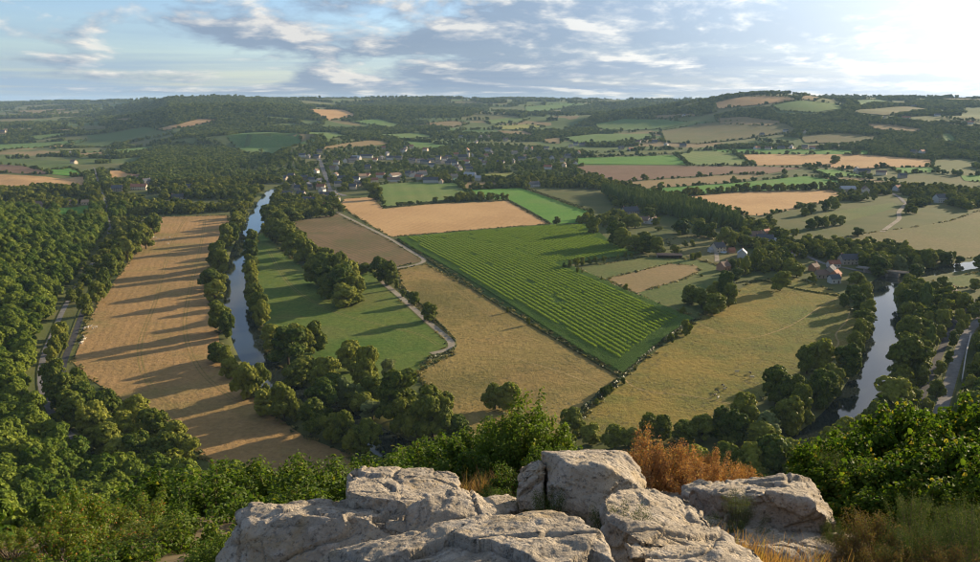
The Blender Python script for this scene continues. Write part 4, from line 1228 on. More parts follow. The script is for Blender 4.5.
HAMLET = [('c3', 400, 258, 16), ('c3', 375, 256, 13), ('c3', 550, 273, 14), ('c3', 590, 278, 18), ('c3', 620, 248, 14), ('c3', 685, 247, 16), ('c3', 730, 258, 16), ('c3', 795, 262, 18), ('c3', 265, 350, 16), ('c3', 330, 340, 16), ('c3', 345, 304, 18), ('c3', 30, 280, 16),
          ('c3', 100, 240, 14), ('c4', 105, 273, 20), ('c4', 150, 274, 18), ('c4', 200, 272, 18), ('c4', 240, 268, 14), ('c4', 290, 268, 16), ('c4', 322, 272, 15), ('c4', 292, 208, 18), ('c4', 125, 218, 14), ('c4', 218, 204, 16), ('c4', 720, 288, 18), ('c4', 752, 288, 18),
          ('c4', 592, 372, 18), ('c4', 522, 366, 24), ('c4', 495, 358, 18), ('c4', 675, 384, 14), ('c4', 690, 153, 26), ('c4', 606, 152, 18), ('c4', 720, 107, 24), ('c4', 812, 142, 18), ('c1', 275, 293, 15), ('c1', 30, 178, 22), ('c1', 290, 328, 16), ('c1', 12, 206, 18), ('c3', 800, 142, 24), ('c3', 555, 272, 13), ('c4', 940, 172, 20), ('c4', 530, 440, 18)]


def rz_of(k):
    return math.radians([8, -14, 78, 20, -5, 100, 35, -30, 0, 60][k % 10])


for k, (c, x, yb, L, wl, rf) in enumerate(VILLAGE):
    px, py = pxy(c, x, yb)
    house('%s village house with %s roof among the garden trees' % (WORD_W[wl], WORD_R[rf]), 'village houses', px, py, L, 8.5 if L < 20 else 9.5, 5.0 if L < 20 else 4.0, wl, rf, rz_of(k), windows=False)
for k, (c, x, yb, L) in enumerate(HAMLET):
    px, py = pxy(c, x, yb)
    wl = ['stone', 'white', 'stone', 'white', 'cream'][k % 5]; rf = ['slate', 'slate', 'brown', 'slate', 'tile'][(k * 3) % 5]
    house('%s hillside house with %s roof outside the village' % (WORD_W[wl], WORD_R[rf]), 'houses scattered over the hills', px, py, L, 9.0, 5.0, wl, rf, rz_of(k + 3), windows=False)

# the remaining small houses of the village, packed along its lanes
vr = random.Random(4)
placed = 0
while placed < 46:
    px, py = vr.choice([(vr.uniform(318, 470), vr.uniform(158, 181)), (vr.uniform(285, 345), vr.uniform(172, 200)), (vr.uniform(400, 520), vr.uniform(146, 166)), (vr.uniform(520, 580), vr.uniform(146, 166))])
    g = hit(px, py)
    if any(math.hypot(g[0] - a, g[1] - b) < 19 for a, b, c in HOUSES) or any(pt_in_poly([g[0]], [g[1]], P)[0] for P, r in FIELDS) or dist_line(np.array([g[0]]), np.array([g[1]]), RIVER)[0] < 25:
        continue
    if min(dist_line(np.array([g[0]]), np.array([g[1]]), ln)[0] for ln, hw in ROADS) < 12:
        continue
    wl, rf = vr.choice([('white', 'slate'), ('stone', 'slate'), ('white', 'brown'), ('cream', 'tile'), ('stone', 'slate'), ('cream', 'slate')])
    house('%s village house with %s roof among the garden trees' % (WORD_W[wl], WORD_R[rf]), 'village houses', px, py, vr.choice([10, 12, 14]), 8.0, vr.choice([4.2, 5.2]), wl, rf, rz_of(placed), windows=False, world=g)
    placed += 1

# houses that stand out
def H1(label, c, x, y, *a, **k):
    px, py = pxy(c, x, y)
    return house(label, None, px, py, *a, **k)

H1('long white slate-roofed house above the light green striped field', 'v2', 215, 440, 26, 10, 5.6, 'white', 'slate', 0.05)
H1('cream annex at the end of the long white house', 'v2', 287, 445, 9, 7, 4.2, 'cream', 'brown', 1.5)
H1('white slate-roofed house beside the bright green wedge field', 'v2', 940, 468, 17, 10, 4.6, 'white', 'slate', 0.5)
H1('blue-grey roofed bungalow in the meadows behind the corn', 'c7', 588, 52, 20, 12, 3.2, 'stone', 'slate', 0.3)
H1('dark-roofed cottage behind the corn-corner grove', 'c7', 645, 90, 11, 9, 3.5, 'white', 'brown', -0.6)
H1('white-gabled cottage with brown roof behind the corn-corner grove', 'c7', 680, 93, 11, 9, 3.5, 'white', 'brown', 0.9)
H1('tall new house with grey roof on the bare plot', 'e6', 262, 300, 11, 9, 5.2, 'cream', 'slate', 0.4)
H1('small orange brick shed behind the new house', 'e6', 385, 308, 6, 5, 2.6, 'brick', 'tile', 0.2, windows=False, chimney=False, cat='shed', name='shed')
H1('bright white gabled house half hidden by trees', 'e6', 487, 350, 9, 8, 4.2, 'white', 'metal', 1.25)
H1('brown brick house in front of the driveway', 'e6', 312, 470, 9, 8, 4.0, 'brick', 'brown', 0.7)
H1('white flat shed beside the new grey-roofed house', 'e6', 212, 300, 8, 5, 2.4, 'white', 'metal', 0.3, windows=False, chimney=False, cat='shed', name='shed')
H1('large stone house with brown roof above the lane', 'c8', 100, 156, 13, 9, 5.0, 'stone', 'brown', 0.3)
H1('long slate-roofed house in the hamlet trees', 'c8', 135, 168, 16, 9, 4.6, 'white', 'slate', -0.2)
H1('reddish-roofed house at the back of the hamlet', 'c8', 140, 146, 12, 8, 5.0, 'stone', 'tile', 0.8)
H1('pale low outbuilding at the end of the hamlet', 'c8', 172, 170, 11, 6, 2.8, 'white', 'metal', 0.1, chimney=False)
H1('long pale stone house with white dormer gables by the lane', 'c8', 468, 250, 18, 9, 4.8, 'stone', 'slate', 0.15)
H1('red-roofed cottage against the long stone house', 'c8', 405, 263, 10, 6, 3.2, 'white', 'tile', 0.1)
H1('tall slate-roofed house above the golden pasture', 'c8', 392, 300, 12, 9, 5.2, 'stone', 'slate', 1.0)
H1('red-roofed house in front of the tall slate house', 'c8', 412, 308, 9, 7, 4.0, 'brick', 'tile', 0.9)
H1('small white house at the top of the golden pasture', 'c8', 407, 325, 8, 6, 4.0, 'white', 'slate', 0.2)
H1('brown-roofed barn beside the tall slate house', 'c8', 358, 304, 10, 7, 3.2, 'stone', 'brown', 0.1, chimney=False)
H1('small brown house hidden in hamlet gardens', 'c8', 328, 276, 8, 6, 3.5, 'brick', 'brown', 0.7)
H1('white gable peeping out of the lane trees', 'c8', 240, 232, 8, 6, 3.5, 'white', 'slate', 1.2)
H1('stone cottage with tan roof by the river bend', 'c8', 855, 384, 12, 8, 4.2, 'stone', 'tan', 0.5)
H1('lean-to of the tan-roofed cottage', 'c8', 825, 382, 6, 5, 2.6, 'stone', 'slate', 0.5, chimney=False)
H1('white manor house among dark eastern trees', 'c4', 822, 480, 16, 11, 7.0, 'white', 'slate', 0.3)
H1('white farmhouse beyond the big stubble field', 'c4', 655, 434, 13, 9, 5.0, 'white', 'tile', 0.6)
H1('long grey farm barn at the edge of the big stubble field', 'c4', 460, 436, 24, 10, 4.0, 'stone', 'metal', 0.1, windows=False, chimney=False, cat='barn', name='barn')
H1('slate-roofed works building in the western village', 'c1', 460, 436, 16, 10, 5.0, 'stone', 'slate', 0.2)
H1('long red-roofed building in the western village', 'c1', 545, 430, 24, 10, 5.0, 'cream', 'tile', 0.15)
H1('pale house behind the long red-roofed building', 'c1', 530, 390, 15, 9, 5.5, 'white', 'brown', 0.7)
H1('slate house at the street end of the western village', 'c1', 575, 408, 15, 9, 5.5, 'stone', 'slate', 1.1)
H1('tan house beside the two western paddocks', 'c1', 158, 497, 13, 8, 4.0, 'cream', 'brown', 0.1)
H1('long low shed at the head of the bright paddock', 'c1', 290, 488, 12, 7, 3.2, 'stone', 'tan', 0.05, chimney=False)
H1('second low shed beside the valley road', 'c1', 343, 488, 14, 7, 3.2, 'cream', 'tan', 0.05, chimney=False)
H1('house in the orchard above the dry meadow', 'c1', 740, 428, 11, 8, 5.0, 'stone', 'slate', 0.4)
H1('low building in the orchard above the dry meadow', 'c1', 697, 466, 16, 8, 3.4, 'stone', 'slate', 0.2)
H1('white cabin in the orchard beside the road', 'c1', 512, 478, 8, 6, 3.0, 'white', 'brown', 0.9)

# church with its square tower
g = hit(*pxy('v2', 440, 278))
ch = empty('church', (g[0], g[1], g[2]), 0.3)
tag(ch, 'village church with pale square tower and pointed slate spire', 'church')
o = mesh_obj('nave', wall_mesh(22, 9, 7, 5), M_WALL['stone'], ch)
o = mesh_obj('roof', roof_mesh(22, 9, 7, 5), M_ROOF['slate'], ch)
tw = mesh_obj('tower', box_mesh('tower', 11.3, 16.5, -2.6, 2.6, -1, 16), M_WALL['cream'], ch)
bm = bmesh.new(); bmesh.ops.create_cone(bm, cap_ends=True, segments=4, radius1=4.0, radius2=0.05, depth=7, matrix=Matrix.Translation((13.9, 0, 19.52)) @ Matrix.Rotation(math.pi / 4, 4, 'Z'))
me = bpy.data.meshes.new('spire'); bm.to_mesh(me); bm.free(); mesh_obj('spire', me, M_ROOF['slate'], ch)
HOUSES.append((g[0], g[1], 14))

# open barn behind the corn
g0 = hit(*pxy('c7', 742, 226))
br = empty('open_barn', g0, -0.12)
tag(br, 'long open-fronted barn with dark roof at the field corner', 'barn')
mesh_obj('roof', roof_mesh(22, 8, 2.8, 1.1), M_ROOF['brown'], br)
mesh_obj('back_wall', box_mesh('back_wall', -11, 11, 3.7, 3.9, -1, 2.9), M_WALL['stone'], br)
for k in range(6):
    o = mesh_obj('post', unit_box(M_DOOR), None, br); o.location = (-10.6 + k * 4.24, -3.8, 1.2); o.scale = (0.25, 0.25, 3.2)
for s in (-1, 1):
    mesh_obj('side_wall', box_mesh('side_wall', s * 10.9 - 0.1, s * 10.9 + 0.1, -3.6, 3.69, -1, 2.9), M_WALL['stone'], br)
HOUSES.append((g0[0], g0[1], 13))

# round above-ground pool beside the new house
g = hit(*pxy('e6', 312, 306))
bm = bmesh.new()
bmesh.ops.create_cone(bm, cap_ends=False, segments=28, radius1=3.2, radius2=3.2, depth=1.5, matrix=Matrix.Translation((0, 0, 0.75)))
bmesh.ops.solidify(bm, geom=bm.faces[:], thickness=0.15)
me = bpy.data.meshes.new('pool_wall'); bm.to_mesh(me); bm.free()
pl = empty('garden_pool', g); tag(pl, 'round pale blue garden tank beside the new grey-roofed house', 'pool')
mesh_obj('pool_wall', me, plain('pool_sheet', (0.62, 0.70, 0.78), 0.5), pl)
bm = bmesh.new(); bmesh.ops.create_circle(bm, cap_ends=True, segments=28, radius=3.1, matrix=Matrix.Translation((0, 0, 1.3)))
me = bpy.data.meshes.new('pool_water'); bm.to_mesh(me); bm.free(); mesh_obj('pool_water', me, MATS.get('pw') or plain('pool_water', (0.25, 0.40, 0.5), 0.1, spec=0.5), pl)
HOUSES.append((g[0], g[1], 4))

# sports court in the village
field('sports_court', 'small green sports court in the village', [pxy('v2', 372, 428), pxy('v2', 378, 404), pxy('v2', 520, 402), pxy('v2', 525, 424)], plain('court', (0.07, 0.17, 0.11), 0.8, 0.05), lift=0.2)

# ---------------------------------------------------------------- stone bridge
a = np.array(hit(864, 272)[:2]); b = np.array(hit(899, 279)[:2])
L = float(np.linalg.norm(b - a)); mid = (a + b) / 2
bd = empty('stone_bridge', (mid[0], mid[1], 0), math.atan2(b[1] - a[1], b[0] - a[0]))
tag(bd, 'old stone bridge with three arches over the upper river bend', 'bridge')
M_BST = plain('bridge_stone', (0.36, 0.32, 0.27), 0.95, 0.3, 0.8)
def arch_side(y, th):
    n = 3; top = 3.1; bot = -2.6; span = L / n; pier = 2.4
    V2 = [(-L / 2, top)]; low = []
    for k in range(n):
        x0 = -L / 2 + k * span + pier / 2; x1 = x0 + span - pier
        low += [(x0, bot)] + [((x0 + x1) / 2 - math.cos(t) * (x1 - x0) / 2, -0.6 + math.sin(t) * 2.9) for t in np.linspace(0, math.pi, 13)] + [(x1, bot)]
    loop = [(-L / 2, top), (-L / 2, bot)] + low + [(L / 2, bot), (L / 2, top)]
    bm = bmesh.new()
    f = bm.faces.new([bm.verts.new((x, y, z)) for x, z in loop])
    bmesh.ops.triangulate(bm, faces=[f])
    r = bmesh.ops.extrude_face_region(bm, geom=bm.faces[:])
    bmesh.ops.translate(bm, verts=[v for v in r['geom'] if isinstance(v, bmesh.types.BMVert)], vec=(0, th, 0))
    bmesh.ops.recalc_face_normals(bm, faces=bm.faces)
    me = bpy.data.meshes.new('arches'); bm.to_mesh(me); bm.free()
    return me
mesh_obj('arches', arch_side(-2.6, 5.2), M_BST, bd)
mesh_obj('deck', box_mesh('deck', -L / 2 - 6, L / 2 + 6, -2.2, 2.2, 3.102, 3.25), M_ROAD, bd)
for s in (-1, 1):
    mesh_obj('parapet', box_mesh('parapet', -L / 2 - 6, L / 2 + 6, s * 2.45 - 0.22, s * 2.45 + 0.22, 2.9, 4.1), M_BST, bd)
for k in (1, 2):
    mesh_obj('cutwater', box_mesh('cutwater', -L / 2 + k * L / 3 - 1.0, -L / 2 + k * L / 3 + 1.0, -3.6, 3.6, -2.6, 1.4), M_BST, bd)
HOUSES.append((mid[0], mid[1], 16))

# retaining wall beside the main road
ln = catmull([hit(*p)[:2] for p in [(970.5, 338), (966, 356), (961.5, 384)]], 4)
wl = ribbon('retaining_wall', ln, 0.3, lambda x, y: H(x, y) + 1.3, plain('concrete', (0.42, 0.40, 0.37), 0.9))
md = wl.modifiers.new('s', 'SOLIDIFY'); md.thickness = 1.6; md.offset = 1.0
tag(wl, 'thin pale concrete wall beside the main road', 'wall')
ROADS.append((ln, 2.0))

# ---------------------------------------------------------------- cattle
def skin_mesh(name, joints, edges, sub=1):
    me = bpy.data.meshes.new(name + '_t')
    me.from_pydata([j[:3] for j in joints], edges, [])
    o = bpy.data.objects.new(name + '_t', me); COL.objects.link(o)
    o.modifiers.new('skin', 'SKIN')
    for i, j in enumerate(joints):
        me.skin_vertices[0].data[i].radius = (j[3], j[4] if len(j) > 4 else j[3])
        me.skin_vertices[0].data[i].use_root = (i == 0)
    md = o.modifiers.new('sub', 'SUBSURF'); md.levels = sub; md.render_levels = sub
    dg = bpy.context.evaluated_depsgraph_get()
    r = bpy.data.meshes.new_from_object(o.evaluated_get(dg))
    r.name = name
    bpy.data.objects.remove(o); bpy.data.meshes.remove(me)
    return r


def cow_mesh(name, graze):
    J = [(0, 0, 1.05, .33, .36), (0.65, 0, 1.10, .30, .36), (-0.7, 0, 1.12, .28, .33), (1.0, 0, 1.22 if not graze else 1.05, .17, .2)]
    J += [(1.3, 0, 1.5, .15, .17), (1.62, 0, 1.36, .08, .09)] if not graze else [(1.35, 0, .62, .14, .16), (1.5, 0, .25, .08, .09)]
    E = [(0, 1), (0, 2), (1, 3), (3, 4), (4, 5)]
    for sx, x in ((1, 0.62), (1, 0.62), (2, -0.72), (2, -0.72)):
        s = 1 if len(J) % 2 else -1
        s = -1 if sum(1 for e in E if e[0] == sx and e[1] > 5) % 2 else 1
        n = len(J)
        back = sx == 2
        J += [(x, s * .2, .72, .13), (x + (-.08 if back else 0.02), s * .21, .42, .075), (x + (0.0 if back else .02), s * .21, .03, .06)]
        E += [(sx, n), (n, n + 1), (n + 1, n + 2)]
    n = len(J); J += [(-1.0, 0, 1.2, .06), (-1.08, 0, .6, .035)]; E += [(2, n), (n, n + 1)]
    n = len(J); J += [(J[4][0] - .02, .24, J[4][2] + .12, .04), (J[4][0] - .02, -.24, J[4][2] + .12, .04)]; E += [(4, n), (4, n + 1)]
    return skin_mesh(name, J, E)


COWS = [cow_mesh('cow', False), cow_mesh('cow', True)]
def cow_mat(name, dark):
    m, N, out = new_mat(name)
    tc = N.n('ShaderNodeTexCoord').outputs['Object']
    rnd = N.n('ShaderNodeObjectInfo').outputs['Random']
    v = N.n('ShaderNodeVectorMath', operation='ADD', ins={0: tc, 1: N.n('ShaderNodeCombineXYZ', ins={0: N.math('MULTIPLY', rnd, 30.0)}).outputs[0]}).outputs[0]
    n = N.noise(v, 1.1, 2)
    c = N.mix(N.rng(n, dark, dark + 0.03, 0, 1), (0.58, 0.52, 0.43, 1), (0.05, 0.035, 0.025, 1))
    pbr(N, out, c, 0.8)
    return m
CM = [cow_mat('white_hide', 0.9), cow_mat('pied_hide', 0.42)]
COW_T = [[me.copy() for me in COWS] for _ in CM]
for ms, mt in zip(COW_T, CM):
    for me in ms:
        me.materials.append(mt)
        me.polygons.foreach_set('use_smooth', np.ones(len(me.polygons), bool))


def cow(label, group, px, py, hide, k):
    g = hit(px, py)
    o = mesh_obj('cow', COW_T[hide][k % 2])
    o.location = (g[0], g[1], g[2] + 0.17); o.rotation_euler = (0, 0, k * 1.7); o.scale = (1.0,) * 3
    tag(o, label, 'cow', group)

E3 = lambda x, y: (690 + x / 8.03, 360 + y / 8.03)
cow('white cow alone on the sunlit golden pasture', None, *E3(375, 106), 0, 0)
cow('pied cow at the tip of the tree shadow', None, *E3(483, 116), 1, 1)
cow('white cow in shadow beside the river-row trees', None, *E3(500, 150), 0, 2)
cow('pied cow at the back of the small herd', None, *E3(262, 216), 1, 3)
cow('pied cow at the east side of the small herd', None, *E3(278, 246), 1, 4)
cow('dark cow at the west side of the small herd', None, *E3(215, 259), 1, 5)
cow('dark cow lowest but one in the small herd', None, *E3(200, 294), 1, 6)
cow('white cow lowest in the small herd', None, *E3(225, 317), 0, 8)
for k, (x, y) in enumerate([(742, 143), (752, 146), (770, 150), (795, 160), (822, 166), (838, 163), (870, 197), (880, 145)]):
    cow('white cow resting near the top end of the dry meadow', 'white cattle at the top of the dry meadow', 60 + x / 8.03, 220 + y / 8.03, 0, k)
for k, (x, y) in enumerate([(185, 163), (200, 158), (215, 153), (228, 148), (240, 143), (262, 156), (290, 149), (190, 226), (197, 246), (185, 252), (180, 270), (165, 279)]):
    cow('white cow resting beside the dark lane in the dry meadow', 'white cattle beside the dark lane', 60 + x / 8.03, 310 + y / 8.03, 0, k)
# ---------------------------------------------------------------- woodland, hedges and distant trees
def blocked(x, y, rad, margin_field=3.0, fields=True, front=0.0):
    """True where a scattered tree may not stand"""
    bad = np.zeros(x.shape, bool)
    if fields:
        for poly, r in FIELDS:
            P = np.array(poly)
            lo, hi = P.min(0) - 1, P.max(0) + 1
            s = (x > lo[0]) & (x < hi[0]) & (y > lo[1]) & (y < hi[1]) & ~bad
            if s.any():
                i = np.nonzero(s)[0]
                bad[i] |= pt_in_poly(x[i], y[i], poly)
    if front:
        f = 1 + front / np.hypot(x, y)
        for poly, r in FIELDS:
            if r > 1150:
                P = np.array(poly); lo, hi = P.min(0) - front, P.max(0) + front
                i = np.nonzero((x > lo[0]) & (x < hi[0]) & (y > lo[1]) & (y < hi[1]) & ~bad)[0]
                if len(i):
                    bad[i] |= pt_in_poly(x[i] * f[i], y[i] * f[i], poly)
    for line, hw in ROADS:
        L = np.array(line)
        lo, hi = L.min(0) - 12, L.max(0) + 12
        i = np.nonzero((x > lo[0]) & (x < hi[0]) & (y > lo[1]) & (y < hi[1]) & ~bad)[0]
        if len(i):
            bad[i] |= dist_line(x[i], y[i], line) < hw + rad[i] * 0.5
    i = np.nonzero((np.hypot(x, y) < 2500) & ~bad)[0]
    if len(i):
        bad[i] |= dist_line(x[i], y[i], RIVER) < 13
    for hx, hy, hr in HOUSES:
        # houses keep a clear view towards the observer
        n = math.hypot(hx, hy); cx, cy_ = hx - hx / n * hr * 0.9, hy - hy / n * hr * 0.9
        bad |= np.hypot(x - cx, y - cy_) < hr * 1.05 + rad * 0.5
        if n > 1250:
            t = np.clip((x * hx + y * hy) / n - (n - 75.0), 0, 75.0) + n - 75.0
            bad |= np.hypot(x - hx / n * t, y - hy / n * t) < hr * 0.62 + rad * 0.5
    for tx, ty, tr in TREES[:N_TRACED]:
        bad |= np.hypot(x - tx, y - ty) < tr * 0.55 + rad * 0.4
    return bad


def poisson(xmin, xmax, ymin, ymax, d, ok):
    """jittered hex grid points that satisfy ok"""
    xs = np.arange(xmin, xmax, d); ys = np.arange(ymin, ymax, d * 0.866)
    X, Y = np.meshgrid(xs, ys)
    X = X + (np.arange(len(ys)) % 2)[:, None] * d / 2
    X = X + RNG.uniform(-.32, .32, X.shape) * d; Y = Y + RNG.uniform(-.32, .32, Y.shape) * d
    x, y = X.ravel(), Y.ravel()
    k = ok(x, y)
    return x[k], y[k]


def in_view(x, y, pad=4.0):
    return (np.abs(np.degrees(np.arctan2(x, y))) < 31.5 + pad) & (y > 0)


WOODMESH = CROWNS['wood']
wcol = proto_collection('wood_source', WOODMESH)

# 1. the wooded slope under the view point: the largest crowns are trees of their own, the rest one wood
def ok1(x, y):
    v = (~pt_in_poly(x, y, VALLEY)) & in_view(x, y, 6) & (np.hypot(x, y) > 95) & (y < 1050) & (y > 5)
    v &= (dist_line(x, y, FOOT) > 4)
    return v
x, y = poisson(-800, 700, 5, 1050, 8.4, ok1)
w = RNG.uniform(6.5, 14.5, len(x)); h = (w * 0.6 + 4.6) * RNG.uniform(0.85, 1.3, len(x))
r = np.hypot(x, y)
h = np.where(r < 110, h * 0.7, h)
k = ~blocked(x, y, w * 0.35)
x, y, w, h, r = x[k], y[k], w[k], h[k], r[k]
z = H(x, y)
# image position of each crown to find those that show largest
cz = z + h * 0.7 - EYE
dep = y * math.cos(PITCH) - cz * math.sin(PITCH)
pu = 490 + FPX * x / dep; pv = 281 - FPX * (y * math.sin(PITCH) + cz * math.cos(PITCH)) / dep
showing = (pu > -10) & (pu < 215) & (pv > 205) & (pv < 575) & (pv - 562 < 0) & ~((pu > 120) & (pv > 490))
order = np.argsort(np.where(showing, dep, 1e9))
n_ind = min(150, int(showing.sum()))
ind = np.zeros(len(x), bool); ind[order[:n_ind]] = True
for q in np.nonzero(ind)[0]:
    make_tree('oak_tree', 'round green oak crown packed into the wood on the steep western slope', 'oaks packed on the western slope', 'tree', float(x[q]), float(y[q]), float(w[q]), float(h[q]), 'wood', int(q), trunk=True)
k = ~ind
n = int(k.sum())
scatter('slope_woodland', 'dense oak woodland covering the slope below the view point', np.column_stack([x[k], y[k], z[k]]), RNG.uniform(0, 6.28, n), np.column_stack([w[k] / 2, w[k] / 2, h[k]]), RNG.integers(0, 5, n), wcol, 5)

# 2. poplar plantation above the golden pasture
pop_poly = poly_hit([(602, 193), (640, 199), (680, 206), (735, 222), (742, 231), (720, 228), (690, 221), (640, 211), (612, 201)])
P = np.array(pop_poly)
x, y = poisson(P[:, 0].min(), P[:, 0].max(), P[:, 1].min(), P[:, 1].max(), 7.0, lambda a, b: pt_in_poly(a, b, pop_poly))
z = H(x, y); n = len(x); h = RNG.uniform(15, 20, n)
scatter('poplar_plantation', 'plantation of slender pale green poplars below the big stubble field', np.column_stack([x, y, z]), RNG.uniform(0, 6.28, n), np.column_stack([np.full(n, 3.1), np.full(n, 3.1), h]), RNG.integers(0, 2, n), proto_collection('poplar_source', CROWNS['poplar']), 2)
FIELDS.append((pop_poly, 1000))

# 3. trees of the valley floor outside the fields
def ok3(x, y):
    r = np.hypot(x, y)
    return (pt_in_poly(x, y, VALLEY) | (y > 930)) & in_view(x, y, 7) & (r > 240) & (r < 1500)
x, y = poisson(-1050, 1050, 240, 1480, 9.0, ok3)
r = np.hypot(x, y); az = np.degrees(np.arctan2(x, y))
w = RNG.uniform(6.0, 12.0, len(x)); h = w * RNG.uniform(0.9, 1.25, len(x))
nz = fbm(np.column_stack([x / 75, y / 75, 0 * x]), 3, seed=31)
# grassland zones with few trees
CLEAR = [poly_hit(q) for q in [[(800, 203), (905, 200), (905, 240), (840, 245), (790, 245), (770, 232)], [(590, 205), (740, 232), (745, 262), (640, 258), (600, 236)], [(520, 185), (600, 190), (620, 212), (592, 214)],
                               [(795, 258), (862, 270), (868, 292), (840, 300), (800, 286)], [(910, 275), (990, 262), (1000, 300), (935, 302)]]]
thin = np.zeros(len(x), bool)
for q in CLEAR:
    thin |= pt_in_poly(x, y, q)
keep = np.where(thin, nz > 0.38, nz > np.where(r > 950, -0.12, -0.5))
small = thin & (RNG.uniform(0, 1, len(x)) < 0.6)
w = np.where(small, w * 0.4, w); h = np.where(small, h * 0.36, h)
edge = np.zeros(len(x), bool)
for poly, rr in FIELDS:
    P = np.array(poly)
    if np.hypot(P[:, 0], P[:, 1]).min() < 880:
        edge |= dist_line(x, y, poly + [poly[0]]) < np.where(r < 820, 15.0, 7.0)
k = keep & ~edge & ~blocked(x, y, w * 0.5)
x, y, w, h = x[k], y[k], w[k], h[k]
z = H(x, y); n = len(x)
MID = [crown_mesh('crown', 90 + s, nl=12, nq=2200, qs=0.09, mat=LEAF) for s in range(6)]
mcol = proto_collection('valley_source', MID)
scatter('valley_trees', 'belts of trees and bushes filling the valley between the fields', np.column_stack([x, y, z]), RNG.uniform(0, 6.28, n), np.column_stack([w / 2, w / 2, h]), RNG.integers(0, 6, n), mcol, 6)

# 4. hills: woods and hedgerows
FARM = [crown_mesh('crown', 110 + s, nl=9, nq=420, qs=0.19, mat=LEAF_FAR) for s in range(6)]
fcol = proto_collection('distant_source', FARM)
WOODS = [poly_hit(q) for q in [[(95, 112), (180, 98.5), (262, 99), (300, 103), (320, 112), (300, 122), (250, 128), (180, 132), (150, 128), (100, 124)],
                               [(120, 170), (160, 150), (220, 138), (245, 155), (290, 151), (285, 160), (230, 166), (170, 172)],
                               [(540, 132), (600, 115), (690, 108), (712, 99), (760, 104), (700, 116), (620, 122), (590, 132), (560, 142)],
                               [(730, 106), (800, 113), (860, 116), (980, 130), (990, 160), (900, 156), (830, 145), (740, 120)],
                               [(340, 102), (440, 100), (490, 108), (470, 118), (420, 118), (370, 112)], [(580, 108), (640, 100), (690, 104), (640, 113)]]]
pts, scs = [], []
def far_ring(r0, r1, d, size, tries=None):
    def ok(x, y):
        rr = np.hypot(x, y)
        return (rr >= r0) & (rr < r1) & in_view(x, y, 7.0)
    x, y = poisson(-r1 * 0.66, r1 * 0.66, r0 * 0.8, r1, d, ok)
    s = RNG.uniform(0.75, 1.25, len(x)) * size
    big = fbm(np.column_stack([x / 310, y / 310, 0 * x]), 3, seed=55)
    hed = np.abs(fbm(np.column_stack([x / 240, y / 240, 0 * x + 4.0]), 2, seed=66))
    wood = np.zeros(len(x), bool)
    for q in WOODS:
        wood |= pt_in_poly(x, y, q)
    vil = np.hypot(x + 200, y - 1900) < 520
    keep = (wood & (fbm(np.column_stack([x / 90, y / 90, 0 * x]), 2, seed=57) > -0.38)) | ((big > 0.22) & ~vil) | (hed < 0.034) | (vil & (RNG.uniform(0, 1, len(x)) < 0.25))
    x, y, s = x[keep], y[keep], s[keep]
    k = ~blocked(x, y, s * 0.4, front=(r0 + r1) * 0.5 * 0.026)
    x, y, s = x[k], y[k], s[k]
    pts.append(np.column_stack([x, y, H(x, y) - 0.4])); scs.append(np.column_stack([s / 2, s / 2, s * RNG.uniform(0.8, 1.1, len(x))]))
far_ring(1480, 2300, 8.5, 9.0)
far_ring(2300, 3400, 10.5, 10.5)
far_ring(3400, 5200, 15.0, 14.0)
far_ring(5200, 7600, 26.0, 19.0)
# hedgerows along the edges of the fields of the middle distance
for poly, r in FIELDS:
    if r < 1150:
        continue
    Q = poly + [poly[0]]
    for p, q in zip(Q[:-1], Q[1:]):
        L = math.hypot(q[0] - p[0], q[1] - p[1])
        if RNG.uniform() < 0.18:
            continue
        m_ = int(L / (5.0 + r / 900))
        t = RNG.uniform(0, 1, m_)
        s = RNG.uniform(2.2, 6.5, m_) * (1.0 + r / 9000)
        e = RNG.uniform(0, 1, m_) < 0.12
        s = np.where(e, s * 1.9, s)
        hx = p[0] + (q[0] - p[0]) * t + RNG.normal(0, 1.2, m_); hy = p[1] + (q[1] - p[1]) * t + RNG.normal(0, 1.2, m_)
        if m_:
            pts.append(np.column_stack([hx, hy, H(hx, hy)])); scs.append(np.column_stack([s / 2, s / 2, s * 0.8]))
pts = np.concatenate(pts); scs = np.concatenate(scs); n = len(pts)
print('distant trees', n)
scatter('distant_woods', 'woods and hedgerows covering the distant hills', pts, RNG.uniform(0, 6.28, n), scs, RNG.integers(0, 6, n), fcol, 6)
# far blue ridge beyond the western plain
th = np.radians(RNG.uniform(-40, -20, 2600)); rr = RNG.uniform(7600, 9400, 2600)
fx, fy = rr * np.sin(th), rr * np.cos(th); s = RNG.uniform(26, 46, len(fx))
scatter('ridge_woods', 'blue wooded ridge on the far western horizon', np.column_stack([fx, fy, H(fx, fy)]), RNG.uniform(0, 6, len(fx)), np.column_stack([s / 2, s / 2, s * 0.5]), RNG.integers(0, 6, len(fx)), fcol, 6)

